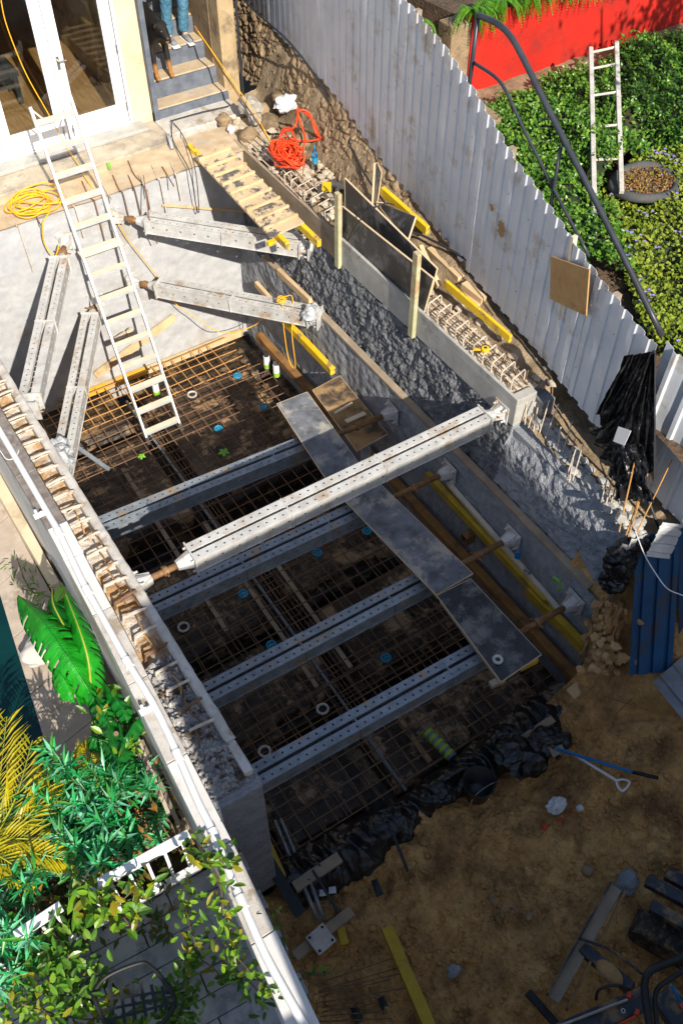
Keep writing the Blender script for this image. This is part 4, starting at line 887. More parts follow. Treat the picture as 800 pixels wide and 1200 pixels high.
# black plastic drape on a pole
dr = thing('plastic_drape', (5.1, 3.6, -.1), 'tall black plastic sheet draped over a pole in front of the fence', 'plastic sheet')
top = X(765, 412, 5.13)
def drape(fpts, label=None):
    pass
def quadsurf(q, nu, nv, amp, sc, seed, fold=0):
    q = [Vector(p) for p in q]; n = (q[1]-q[0]).cross(q[3]-q[0]).normalized()
    def fn(u, v):
        p = lerp(lerp(q[0], q[1], u), lerp(q[3], q[2], u), v); w = math.sin(math.pi*min(1, max(0, v)))**.3 if 0 else 1
        crease = fold*math.sin(u*23+3*noise.noise(Vector((u*2, v*1.5, seed))))*(.3+v)
        return p+n*(amp*fb((u*sc, v*sc*.5, seed), 1, 4)+crease+amp*.8*abs(noise.noise(Vector((u*sc*2.3, v*sc*.8, seed+5)))))
    g = MB(); g.grid(fn, nu, nv); return g
xd = 5.02
obj('sheet', quadsurf([X(731, 417, 5.14), top, X(716, 520, 5.14), X(697, 486, 5.14)], 60, 60, .05, 4, 3, .012), M['blackplastic'], dr, smooth=True, solid=.002)
obj('sheet', quadsurf([X(716, 500, 5.10), X(762, 424, 5.10), X(722, 566, 5.06), X(690, 500, 5.12)], 50, 50, .05, 4, 13, .02), M['blackplastic'], dr, smooth=True, solid=.002)
obj('sheet', quadsurf([X(762, 414, 5.06), X(767, 414, 5.08), X(766, 560, 5.05), X(716, 530, 4.98)], 60, 70, .05, 5, 23, .022), M['blackplastic'], dr, smooth=True, solid=.002)
obj('sheet', quadsurf([X(716, 520, 4.97), X(750, 520, 4.96), X(766, 590, 4.98), X(722, 585, 4.95)], 60, 50, .05, 5, 33, .02), M['blackplastic'], dr, smooth=True, solid=.002)
mb = MB(); mb.tube([X(766, 411, 5.12), X(766, 560, 5.12)], .014, 8); obj('pole', mb, M['hose'], dr)
q = [X(724, 500, 4.90), X(739, 505, 4.90), X(731, 522, 4.90), X(718, 517, 4.90)]; mb = MB(); n = Vector((.006, 0, 0)); mb.add(q+[p+n for p in q], [(0, 1, 2, 3), (7, 6, 5, 4), (0, 4, 5, 1), (1, 5, 6, 2), (2, 6, 7, 3), (3, 7, 4, 0)]); obj('label_patch', mb, M['white'], dr)
for (u, v, z, r_, l) in ((733, 655, -.5, .16, 'crumpled black plastic heap beside the broken end of the right wall'), (722, 678, -.75, .12, 'lower crumpled black plastic heap between the wall end and the blue sheet'), (748, 640, -.4, .10, 'small shiny black plastic bundle under the leaning fence sheet')):
    wrap(Z(u, v, z), r_, 3, 'blackplastic', l, 'plastic heap', 'plastic_heap')
for (u, v, z, s_) in ((728, 605, -.15, .07), (720, 592, -.1, .05), (737, 604, -.2, .05)):
    mb = MB(); mb.box(Z(u, v, z), (s_*1.6, s_, s_), Euler((.3, .4, rnd.random()*3)).to_matrix()); solo('concrete_block', mb, M['concrete'], 'broken pale block behind the rim near the rusty starter bars', 'block', 'broken blocks behind the right rim', bevel=.008)
solo('cable', MB().tube(path([Z(744, 622, -.02), Z(755, 650, -.2), Z(768, 672, -.3), Z(782, 690, -.35), Z(800, 698, -.35)], 5), .005, 6), M['whitepipe'], 'thin white wire trailing over the blue sheets', 'wire')
# stone retaining wall below the fence
st = thing('stone_wall', (5.7, 9, 0), 'rough rubble stone retaining wall under the far part of the fence', 'wall')
def sw(u, v):
    y_ = lerp(6.3, 12.6, u); z0 = -.08; z1 = tab(botz, y_)+.04; z = lerp(z0, z1, v)
    base = fx(y_)-.30*min(1, max(.15, (y_-6.3)/2.0)); x = lerp(base, fx(y_)+.03, v)
    c1 = abs(noise.noise(Vector((y_*3.2, z*5, 3)))); c2 = noise.noise(Vector((y_*9, z*13, 8)))
    wq = noise.noise(Vector((y_*1.6, z*2.4, 5))); vd = noise.voronoi(Vector((y_*4.2+.9*c2+1.2*wq, z*9+.8*c1+1.5*wq, 1.0)))[0]; ed = min(1, (vd[1]-vd[0])*3.5)
    return (x-.035*ed-.022*c2-.05*wq-.012*noise.noise(Vector((y_*26, z*26, 3))), y_, z)
g = MB(); g.grid(sw, 560, 70); obj('wall_face', g, M['stone'], st, smooth=True)
b = MB()
for i in range(55):
    y_ = rnd.uniform(6.9, 11.2); v = rnd.uniform(.02, .95); p = Vector(sw((y_-6.3)/6.3, v)); b.rock(p+Vector((.05, 0, 0)), rnd.uniform(.04, .10), (.5, 1.15, .6), sub=1 if i % 2 else 2)
obj('facing_stones', b, M['stone'], st, smooth=False)
# ================================================================ FAR CORNER: walkway, ropes, rubble
wk = thing('batten_walkway', (4.5, 9, 0), 'sandy plywood walkway with nailed battens crossing the far corner of the pit', 'walkway')
zq = [Z(228, 183, .10), Z(265, 169, .10), Z(356, 260, .03), Z(316, 277, .03)]
obj('panel', MB().slab(zq, .022), M['boardsand'], wk)
for i in range(9):
    t_ = .06+i*.108; a = lerp(zq[0], zq[3], t_); b_ = lerp(zq[1], zq[2], t_); obj('batten', MB().bar(a+Vector((0, 0, .016)), b_+Vector((0, 0, .016)), .032, .03), M['pine'], wk, bevel=.003)
timber(Z(222, 172, .03), Z(337, 288, -.06), .055, .09, 'yellow', 'bright yellow timber carrying the left side of the batten walkway')
timber(Z(262, 178, .02), Z(374, 285, -.06), .055, .09, 'yellow', 'bright yellow timber sticking out from the right side of the batten walkway')
mb = MB(); mb.box(Z(318, 284, -.08), (.10, .05, .05)); solo('timber_block', mb, M['yellow'], 'short yellow block on the upper right corner strut under the walkway end', 'timber block')
# bars hanging over the far rim
hb = [(150, 188, 165), (162, 205, 168), (150, 205, 150), (178, 193, 185), (190, 195, 188), (200, 190, 196), (132, 205, 140), (118, 212, 128), (96, 212, 104), (74, 220, 70), (35, 240, 30), (12, 248, 16)]
for i, (u, v, u2) in enumerate(hb):
    a = Z(u, v, .015); b_ = Z(u+7, v+16, .02); c = Vector((b_.x+.02, YF-.05, -.03)); e = Vector((b_.x+.03, YF-.07, -.32-rnd.random()*.3)); mb = MB()
    mb.tube(path([a, b_, Vector((b_.x+.01, YF-.03, .01)), c, e], 4) if i % 3 != 1 else [a, b_+Vector((0, -.15, 0))], .0075, 6); solo('rebar', mb, M['rebarpale'] if i % 2 else M['rebar'], 'rusty bar lying on the sandy rim and bent down over the far wall', 'rebar', 'bars bent over the far rim')
solo('rebar', MB().tube(path([Y(168, 205, 9.75), Y(172, 235, 9.5), Y(176, 262, 9.4), Y(184, 285, 9.5)], 5), .007, 6), M['rebar'], 'single long rusty bar hanging in front of the upper right corner strut', 'rebar')
solo('cable', MB().tube(path([Z(200, 140, .1), Z(214, 158, .04), Y(228, 195, 9.72), Y(233, 244, 9.72), Y(230, 243, 9.70), Y(222, 200, 9.72), Z(203, 165, .04), Z(201, 143, .1)], 5), .006, 6), M['hose'], 'thin black cable looped from the stair landing down the far wall', 'cable')
solo('cable', MB().tube(path([Z(200, 141, .09), Z(232, 132, .1), Z(262, 125, .1), Z(270, 123, .1)], 5), .007, 6), M['hose'], 'thin black cable along the foot of the bottom step', 'cable')
mb = MB(); mb.tube(path([Z(197, 158, .05), Z(199, 163, .09), Z(202, 174, .03)], 4), .022, 8); solo('pipe_stub', mb, M['greywrap'], 'short curved grey pipe stub beside the bottom step', 'pipe', smooth=True)
solo('spray_mark', MB().slab([Z(125, 190, .052), Z(129, 189, .052), Z(130, 196, .052), Z(127, 197, .052)], .012), M['green'], 'small bright green plastic peg on the concrete below the doors', 'peg')
# cords
def coil(c, r, n, rad, mt, label, cat='cord', name='cord', flat=.25, sq=(1, 1), parts=True, tail=None, z=0, seed=1, tang=.5):
    rr = random.Random(seed); pts = []; c = Vector(c)
    for i in range(n*7):
        a = i*2*math.pi/7; k = r*(.55+.45*rr.random())
        cx = c.x+sq[0]*(k*math.cos(a)+r*tang*.6*math.sin(i*.37+seed)); cy = c.y+sq[1]*(k*math.sin(a)+r*tang*.6*math.cos(i*.23+seed))
        pts.append((cx, cy, c.z+rr.random()*flat*r+abs(.4*flat*r*math.sin(i*.5))))
    if tail: pts += tail
    return solo(name, MB().tube(path(pts, 4), rad, 6), M[mt], label, cat, smooth=True)
coil(Z(40, 240, .04), .25, 8, .0085, 'orangerope', 'tangled orange yellow extension cord heaped on the sandy rim left of the ladder', 'extension cord', 'extension_cord', tail=[Z(50, 262, .03), Y(52, 285, 9.7), Y(64, 300, 9.6), Y(70, 285, 9.55)], seed=3, sq=(1.15, 1.0))
coil(Z(337, 190, .09), .19, 21, .012, 'redhose', 'dense heap of tangled red hose lying on rubble beside the batten walkway', 'hose', 'hose_heap', flat=.7, seed=5, sq=(.8, 1.3))
lp = [Z(335, 180, .12), Z(328, 158, .2), Z(345, 148, .35), Z(350, 130, .45), Z(362, 132, .42), Z(370, 155, .25), Z(375, 162, .15), Z(350, 165, .12), Z(330, 155, .2), Z(340, 150, .3), Z(352, 175, .2), Z(357, 160, .2), Z(348, 128, .42), Z(366, 140, .35), Z(374, 160, .14)]
solo('hose', MB().tube(path(lp, 6), .013, 7), M['redhose'], 'loose red hose loops curling up behind the red heap', 'hose', smooth=True)
yc = [Y(0, -6, 10.96), Y(8, 30, 10.97), Y(30, 85, 10.96), Y(55, 130, 10.9), Z(78, 172, .12), Z(92, 192, .1), Z(105, 215, .03), Y(130, 247, 9.76), Y(150, 280, 9.72), Y(185, 325, 9.7), Y(205, 355, 9.6), Y(230, 372, 9.4), Y(262, 390, 9.2), X(300, 380, 4.55), X(312, 362, 4.5), Z(325, 352, -.98), Z(335, 347, -.97), Z(343, 350, -.98), X(342, 390, 4.4), X(346, 430, 4.4), X(338, 420, 4.38), X(332, 380, 4.38), Z(331, 356, -.97)]
solo('cord', MB().tube(path(yc, 6), .0062, 6), M['orangerope'], 'long thin yellow orange cord running from the doors down past the lower right corner strut', 'cord', smooth=True)
coil(Z(330, 352, -.96), .06, 4, .006, 'orangerope', 'small tangle of orange cord on the lower right corner strut', flat=.4, seed=9)
for nm_, pts, l in (('rod', [Z(228, 30, .9), Z(262, 85, .5), Z(312, 158, .12), Z(325, 180, .1)], 'long thin brown rod leaning from the stairs down to the red hose heap'),): solo('rod', MB().tube(pts, .011, 6), M['brownbeam'], l, 'rod')
solo('rod', MB().tube([Z(232, 36, .86), Z(300, 134, .25), Z(322, 176, .1)], .006, 6), M['orangerope'], 'thin yellow rod lying beside the long brown rod on the stairs', 'rod')
# rubble, sacks, bottle
b = MB()
for i in range(330):
    u = rnd.random(); v = rnd.random(); x = lerp(4.98, 5.55, u); y = lerp(7.9, 10.7, v)
    if rnd.random() < .1: y = rnd.uniform(4.6, 7.8); x = rnd.uniform(5.25, 5.5)
    b.rock((x, y, -.04+rnd.uniform(0, .05)), rnd.uniform(.012, .055), (1, 1.3, .6), sub=1 if i % 3 else 2)
lab(obj('rubble', b, M['rubble']), 'scattered pale stones and crumbs of mortar between the walkway and the stone wall', 'rubble', kind='stuff')
for i, (u, v, r_) in enumerate(((262, 140, .10), (290, 158, .12), (306, 130, .13), (352, 165, .14), (330, 118, .16), (316, 142, .12))):
    b = MB(); b.rock(Z(u, v, .04), r_, (1, 1, .7), sub=3); solo('stone', b, M['stone'], ['large brown stone by the foot of the pillar', 'large stone among the bars beside the walkway', 'big stone between the two sacks', 'big dark stone inside the red hose loop', 'big stone behind the white sack', 'flat stone under the clear sack'][i], 'stone', smooth=True)
wrap(Z(292, 122, .18), .17, 1, 'brownbag', 'dusty translucent sack slumped against the pillar foot', 'sack', 'sack', sq=(1.0, 1.2, .9))
wrap(Z(300, 140, .12), .10, 1, 'brownbag', 'smaller translucent plastic bundle in front of the slumped sack', 'sack', 'sack')
wrap(Z(338, 122, .22), .17, 1, 'bag', 'white woven sack lying on the stones above the red hose loops', 'sack', 'sack', sq=(1.2, .8, .7))
wrap(Z(272, 151, .05), .06, 1, 'bag', 'crumpled silver scrap beside the rubble near the stairs', 'scrap', 'plastic_scrap')
c = Z(369, 196, .02); t = thing('water_bottle', c, 'clear plastic water bottle with blue cap standing by the stone wall', 'bottle')
obj('bottle_body', MB().tube([c, c+Vector((0, 0, .17)), c+Vector((0, 0, .22)), c+Vector((0, 0, .25))], [.036, .036, .016, .014], 14), M['bottle'], t, smooth=True)
obj('label_band', MB().tube([c+Vector((0, 0, .08)), c+Vector((0, 0, .14))], .0372, 14), M['bluecap'], t); obj('cap', MB().tube([c+Vector((0, 0, .25)), c+Vector((0, 0, .272))], .015, 10), M['bluecap'], t)
for i in range(4):
    a = Z(282+i*6, 165-i*3, .03); b_ = Z(352+i*7, 232-i*3, .03); mb = MB(); mb.tube(path([a, lerp(a, b_, .5)+Vector((.02*rnd.uniform(-1, 1), 0, .03)), b_], 5), .008, 6); solo('rebar', mb, M['rebarpale'], 'dusty bar lying lengthwise over the rubble beside the walkway', 'rebar', 'bars over the rubble beside the walkway')
for i in range(7):
    y = 9.0-i*.15; mb = MB(); mb.tube([(4.98, y, -.05), (4.98, y, .07), (5.2, y+.04, .08), (5.21, y+.04, -.05)], .008, 6); solo('rebar_stirrup', mb, M['rebarpale'], 'pale stirrup hoop among rubble left of the timber post', 'stirrup', 'stirrup hoops beside the batten walkway')
c = Z(352, 208, .06)
timber(Z(354, 215, .02), Z(357, 168, .5), .012, .012, 'brownrot', 'thin brown stick standing in the rubble by the bottle', 'stick', name='stick')
mb = MB(); mb.slab([Z(378, 212, .14), Z(388, 213, .14), Z(388, 222, .14), Z(377, 220, .14)], .03); solo('timber_block', mb, M['yellow'], 'small yellow block beside the farther timber post', 'timber block')
# black hose along the foot of the fence
hp = [Z(286, 0, 1.0), Z(300, 14, .95), Z(338, 48, .85), Z(372, 92, .62), Z(392, 132, .42), Z(412, 172, .30), Z(428, 205, .24), Z(470, 262, .26), Z(500, 278, .24), Z(540, 300, .27), Z(580, 332, .24), Z(625, 372, .20), Z(660, 405, .16), Z(690, 430, .13), Z(706, 450, .05)]
solo('hose', MB().tube(path(hp, 5), .013, 7), M['hose'], 'long black hose trailing along the foot of the corrugated fence', 'hose', smooth=True)
solo('drain_pipe', MB().tube([Z(285, 112, .0)+Vector((0, 0, 0)), Z(285, 112, .0)+Vector((0, 0, 2.6))], .018, 8), M['hose'], 'dark vertical pipe on the corner beside the pillar', 'pipe')
# ================================================================ PERSON AND DOG
def skin(name, V, E_, rad, m, parent=None, sub=2, root=0):
    me = bpy.data.meshes.new(name); me.from_pydata(V, E_, []); o = bpy.data.objects.new(name, me); C.objects.link(o)
    md = o.modifiers.new('skin', 'SKIN'); md.use_smooth_shade = True
    for i, r_ in enumerate(rad):
        s_ = me.skin_vertices[0].data[i]; s_.radius = r_ if isinstance(r_, tuple) else (r_, r_); s_.use_root = (i == root)
    md2 = o.modifiers.new('sub', 'SUBSURF'); md2.levels = sub; md2.render_levels = sub; me.materials.append(m)
    if parent is not None: o.parent = parent; o.matrix_parent_inverse = Matrix.Translation(-parent.location)
    return o
px, py, pz = 5.02, 11.66, .60
pe = thing('person', (px, py, pz), 'person in light blue jeans and grey trainers standing on the steps behind the dog', 'person')
def P(x, y, z): return (px+x, py+y, pz+z)
V = [P(0, 0, .93), P(0, .01, 1.08), P(0, .01, 1.25), P(0, .01, 1.42), P(0, 0, 1.50), P(0, -.01, 1.56), P(0, -.03, 1.63), P(0, -.02, 1.72),
     P(.09, 0, .90), P(.10, -.02, .50), P(.09, .03, .10), P(.09, -.05, .04), P(.09, -.13, .03),
     P(-.09, 0, .90), P(-.11, .01, .50), P(-.12, .06, .10), P(-.12, -.02, .04), P(-.12, -.10, .03),
     P(.17, .01, 1.43), P(.23, .02, 1.14), P(.24, -.05, .90), P(.24, -.08, .82), P(-.17, .01, 1.43), P(-.23, .02, 1.14), P(-.24, -.05, .90), P(-.24, -.08, .82)]
Ed = [(0, 1), (1, 2), (2, 3), (3, 4), (4, 5), (5, 6), (6, 7), (0, 8), (8, 9), (9, 10), (10, 11), (11, 12), (0, 13), (13, 14), (14, 15), (15, 16), (16, 17), (3, 18), (18, 19), (19, 20), (20, 21), (3, 22), (22, 23), (23, 24), (24, 25)]
rd = [(.14, .10), (.12, .09), (.14, .10), (.15, .09), .05, .05, .075, .08, .08, .055, .035, .035, .025, .08, .055, .035, .035, .025, .05, .04, .026, .03, .05, .04, .026, .03]
for sgn, wi in ((1, 21), (-1, 25)):
    w0 = Vector(V[wi])
    for k, (dx, L) in enumerate(((-.028, .075), (-.009, .09), (.01, .085), (.028, .065))):
        n0 = len(V); V.append(tuple(w0+Vector((dx*.5, -.01, -.03)))); V.append(tuple(w0+Vector((dx, -.015, -.05-L*.5)))); V.append(tuple(w0+Vector((dx*1.05, -.03, -.05-L)))); Ed += [(wi, n0), (n0, n0+1), (n0+1, n0+2)]; rd += [.012, .009, .008]
    n0 = len(V); V.append(tuple(w0+Vector((-.03*sgn, -.03, -.02)))); V.append(tuple(w0+Vector((-.045*sgn, -.05, -.06)))); Ed += [(wi, n0), (n0, n0+1)]; rd += [.012, .009]
skin('body', V, Ed, rd, M['skin'], pe)
skin('jeans', [P(0, 0, .97), P(0, 0, .90), P(.09, 0, .84), P(.105, -.02, .50), P(.095, .02, .28), P(.09, .03, .07), P(-.09, 0, .84), P(-.115, .01, .50), P(-.12, .05, .28), P(-.12, .06, .07)],
     [(0, 1), (1, 2), (2, 3), (3, 4), (4, 5), (1, 6), (6, 7), (7, 8), (8, 9)], [(.165, .12), (.17, .13), .10, .08, .075, .072, .10, .08, .075, .072], M['denim'], pe)
skin('shirt', [P(0, 0, .95), P(0, .01, 1.2), P(0, .01, 1.42), P(.18, .01, 1.43), P(.235, .02, 1.2), P(-.18, .01, 1.43), P(-.235, .02, 1.2)], [(0, 1), (1, 2), (2, 3), (3, 4), (2, 5), (5, 6)], [(.16, .12), (.15, .11), (.165, .11), .065, .06, .065, .06], M['shirt'], pe)
skin('hair', [P(0, .01, 1.70), P(0, .0, 1.76), P(0, .04, 1.68)], [(0, 1), (0, 2)], [.088, .07, .07], M['hair'], pe)
for sx, sy in ((.09, 0), (-.12, .03)):
    skin('shoe', [P(sx, .05+sy, .045), P(sx, -.04+sy, .045), P(sx, -.13+sy, .035), P(sx, -.17+sy, .03)], [(0, 1), (1, 2), (2, 3)], [(.042, .045), (.045, .045), (.046, .032), (.035, .022)], M['shoe'], pe)
    mb = MB(); mb.bar(P(sx, .09+sy, .008), P(sx, -.21+sy, .008), .095, .018); obj('sole', mb, M['white'], pe, bevel=.006)
mb = MB(); mb.box(P(0, -.118, 1.64), (.018, .03, .035)); obj('nose', mb, M['skin'], pe, bevel=.006)
dm = bpy.data.materials.new('black_and_tan_coat'); dm.use_nodes = True; nt = dm.node_tree; bs = nt.nodes['Principled BSDF']; bs.inputs['Roughness'].default_value = .5
tc = nt.nodes.new('ShaderNodeTexCoord'); sp_ = nt.nodes.new('ShaderNodeSeparateXYZ'); lk(nt, tc.outputs['Object'], sp_.inputs[0]); nz_ = nt.nodes.new('ShaderNodeTexNoise'); nz_.inputs['Scale'].default_value = 12; lk(nt, tc.outputs['Object'], nz_.inputs[0])
mth = nt.nodes.new('ShaderNodeMath'); mth.operation = 'MULTIPLY_ADD'; lk(nt, nz_.outputs[0], mth.inputs[0]); mth.inputs[1].default_value = .12; lk(nt, sp_.outputs[2], mth.inputs[2])
rp = nt.nodes.new('ShaderNodeValToRGB'); rp.color_ramp.elements[0].position = .62; rp.color_ramp.elements[0].color = (.34, .15, .04, 1); rp.color_ramp.elements[1].position = .68; rp.color_ramp.elements[1].color = (.016, .013, .011, 1); lk(nt, mth.outputs[0], rp.inputs[0]); lk(nt, rp.outputs[0], bs.inputs[0])
dg = thing('dog', (4.58, 11.3, .38), 'black and tan dog coming down the steps in front of the person', 'dog')
def D(x, y, z): return (4.58+x, 11.3+y, .38+z)
V = [D(.08, .72, .60), D(.05, .45, .62), D(.02, .18, .58), D(.0, .02, .56), D(-.0, -.08, .62), D(.0, -.15, .66), D(.01, -.24, .62), D(.01, -.33, .58),
     D(.09, .04, .44), D(.10, .0, .22), D(.10, -.03, .05), D(.10, -.09, .025), D(-.08, .04, .44), D(-.09, -.0, .22), D(-.09, -.03, .05), D(-.09, -.09, .025),
     D(.17, .74, .55), D(.18, .66, .44), D(.19, .80, .34), D(.19, .77, .25), D(.0, .76, .55), D(-.02, .68, .44), D(-.02, .82, .34), D(-.02, .79, .25),
     D(.09, .84, .62), D(.10, .96, .50), D(.055, -.12, .72), D(.085, -.13, .67), D(-.055, -.12, .72), D(-.085, -.13, .67)]
Ed = [(0, 1), (1, 2), (2, 3), (3, 4), (4, 5), (5, 6), (6, 7), (3, 8), (8, 9), (9, 10), (10, 11), (3, 12), (12, 13), (13, 14), (14, 15), (0, 16), (16, 17), (17, 18), (18, 19), (0, 20), (20, 21), (21, 22), (22, 23), (0, 24), (24, 25), (5, 26), (26, 27), (5, 28), (28, 29)]
rd = [.10, .105, .13, .12, .085, .085, .055, .035, .05, .034, .026, .03, .05, .034, .026, .03, .075, .045, .028, .03, .075, .045, .028, .03, .03, .015, .022, .012, .022, .012]
skin('body', V, Ed, rd, dm, dg, root=2)
mb = MB(); mb.rock(D(.01, -.365, .59), .018, (1, 1, .8)); obj('nose', mb, M['dogblack'], dg, smooth=True)
for sx in (.035, -.03): mb = MB(); mb.rock(D(sx, -.225, .665), .010, (1, 1, 1)); obj('eye', mb, M['chrome'], dg, smooth=True)
skin('muzzle_patch', [D(.01, -.27, .585), D(.01, -.33, .56)], [(0, 1)], [.047, .034], M['dogtan'], dg)
# ================================================================ RIGHT GARDEN
def leaf(mb, b, d, n, L, w, fold=.25, droop=.15):
    b = Vector(b); d = Vector(d).normalized(); s_ = d.cross(Vector(n)); s_ = s_.normalized() if s_.length > 1e-3 else Vector((1, 0, 0)); u = s_.cross(d)
    m1 = b+d*L*.5; tip = b+d*L-u*L*droop; a = m1+s_*w/2+u*w*fold*.5; c = m1-s_*w/2+u*w*fold*.5
    mb.add([b, a, m1, c, tip], [(0, 2, 1), (0, 3, 2), (1, 2, 4), (2, 3, 4)])
def rleaf(mb, b, d, n, L, w, fold=.2):       # rounder leaf
    b = Vector(b); d = Vector(d).normalized(); s_ = d.cross(Vector(n)); s_ = s_.normalized() if s_.length > 1e-3 else Vector((1, 0, 0)); u = s_.cross(d)
    pr_ = [(.0, 0), (.2, .32), (.5, .5), (.8, .36), (1, 0)]; vs = []
    for t_, k in pr_:
        c = b+d*L*t_-u*(t_*t_*.16*L); 
        vs += [c+s_*w*k+u*w*k*fold*2, c, c-s_*w*k+u*w*k*fold*2]
    fs = []
    for i in range(4): fs += [(i*3, i*3+1, i*3+4, i*3+3), (i*3+1, i*3+2, i*3+5, i*3+4)]
    mb.add(vs, fs)
def rv(k=1): return Vector((rnd.gauss(0, k), rnd.gauss(0, k), rnd.gauss(0, k)))
def inpoly(x, y, P_):
    r_ = False; j = len(P_)-1
    for i in range(len(P_)):
        if (P_[i][1] > y) != (P_[j][1] > y) and x < (P_[j][0]-P_[i][0])*(y-P_[i][1])/(P_[j][1]-P_[i][1])+P_[i][0]: r_ = not r_
        j = i
    return r_
def cover(poly, hfn, n, L, w, mt, name, label, cat, up=.75, petals=0):
    xs_ = [p[0] for p in poly]; ys_ = [p[1] for p in poly]; mb = MB(); pt = MB(); c = 0
    while c < n:
        x = rnd.uniform(min(xs_), max(xs_)); y = rnd.uniform(min(ys_), max(ys_))
        if not inpoly(x, y, poly): continue
        c += 1; h = hfn(x, y)
        if noise.noise(Vector((x*2.6, y*2.6, 21))) > .34 and rnd.random() < .8: continue
        if h is None: continue
        z = h-abs(rnd.gauss(0, .05)); nn = (Vector((0, -.25, up))+rv(.42)).normalized(); d = rv(1); d = (d-nn*d.dot(nn)).normalized()
        leaf(mb, (x, y, z), d+nn*.2, nn, L*rnd.uniform(.7, 1.35), w*rnd.uniform(.8, 1.25))
        if petals and rnd.random() < petals:
            cl = noise.noise(Vector((x*2.2, y*2.2, 8)))
            if cl > -.05:
                for q in range(5): a = q*1.26+rnd.random(); leaf(pt, (x, y, h+.03), (math.cos(a), math.sin(a), .4), (0, 0, 1), .022, .016)
    lab(obj(name, mb, M[mt]), label, cat, kind='stuff'); return pt
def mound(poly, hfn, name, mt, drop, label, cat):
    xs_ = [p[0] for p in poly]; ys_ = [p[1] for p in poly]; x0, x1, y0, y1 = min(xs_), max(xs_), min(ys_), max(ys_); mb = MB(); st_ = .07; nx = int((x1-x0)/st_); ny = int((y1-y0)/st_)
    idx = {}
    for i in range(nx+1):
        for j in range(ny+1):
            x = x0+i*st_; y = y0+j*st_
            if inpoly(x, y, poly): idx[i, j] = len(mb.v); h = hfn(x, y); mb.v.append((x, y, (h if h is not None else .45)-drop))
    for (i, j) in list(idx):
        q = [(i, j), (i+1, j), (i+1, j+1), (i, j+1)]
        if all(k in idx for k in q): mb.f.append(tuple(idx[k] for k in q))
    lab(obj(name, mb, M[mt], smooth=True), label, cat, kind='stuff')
M['shadeleaf'] = mat('leaf_gap_shade', (.012, .022, .006), (.03, .045, .012), 9, .9, .8, 20, .03, c3=(.07, .045, .025), s3=3, t3=.6)  # dark colour stands in for the shade between the leaves
hp_ = [(6.15, 5.3), (6.5, 4.9), (6.95, 5.9), (7.2, 6.2), (7.7, 6.42), (8.3, 6.3), (9.2, 5.9), (12.5, 5.6), (12.5, 8.3), (7.1, 8.12), (6.55, 7.75), (6.3, 6.9)]
def hh(x, y): return .76+.20*fb((x, y, 1), 1.1)+.14*fb((x, y, 4), 3.0)
mound(hp_, hh, 'hedge_gap_shade', 'shadeleaf', .10, 'dark twiggy inside of the low green hedge, shade put into its colour', 'ground cover')
cover(hp_, hh, 30000, .055, .034, 'hedge', 'hedge_leaves', 'glossy small leaved green ground cover below the red wall', 'ground cover')
fp_ = [(6.05, 3.0), (5.95, 4.3), (6.3, 4.75), (6.95, 5.75), (7.3, 6.25), (8.0, 6.45), (8.4, 6.4), (9.3, 6.0), (9.5, 3.0), (7.5, 2.2)]
tyc = Vector((7.66, 6.0, .56))
def fh(x, y): return .64+.12*fb((x, y, 11), 1.3)+.08*fb((x, y, 14), 4)-(.10 if (x-tyc.x)**2+(y-tyc.y)**2 < .11 else 0)
mound(fp_, fh, 'flower_bed_gap_shade', 'shadeleaf', .09, 'dark sheet coloured as the shade under the yellow green flowering ground cover', 'ground cover')
pt = cover(fp_, fh, 17000, .045, .036, 'flowerleaf', 'flowering_plants', 'yellow green ground cover with tiny violet flowers by the tyre', 'ground cover', petals=.05)
lab(obj('violet_flowers', pt, M['petal']), 'tiny violet flowers scattered over the yellow green ground cover', 'flowers', kind='stuff')
mb = MB(); mb.tube([tyc+Vector((math.cos(a)*.36, math.sin(a)*.30, math.sin(a*2)*.02+.06)) for a in [k*math.pi/20 for k in range(40)]], .05, 12, closed=True); solo('tyre', mb, M['tyre'], 'old car tyre used as a planter in the flowering ground cover', 'tyre', smooth=True)
mb = MB(); mb.grid(lambda u, v: (tyc.x+.34*v*math.cos(u*2*math.pi), tyc.y+.28*v*math.sin(u*2*math.pi), tyc.z+.05+.04*fb((u*9, v*4, 1), 1)), 40, 8); lab(obj('tyre_soil', mb, M['earth']), kind='structure')
mb = MB()
for i in range(500):
    a = rnd.random()*6.28; k = rnd.random()**.5; leaf(mb, (tyc.x+.32*k*math.cos(a), tyc.y+.26*k*math.sin(a), tyc.z+.09), rv(), (0, -.2, 1), .03, .02)
lab(obj('dry_leaves', mb, leafmat('dry_leaf', [(.3, .12, .04), (.38, .2, .06), (.25, .22, .02)])), 'brown and yellow dry leaves filling the tyre planter', 'leaves', kind='stuff')
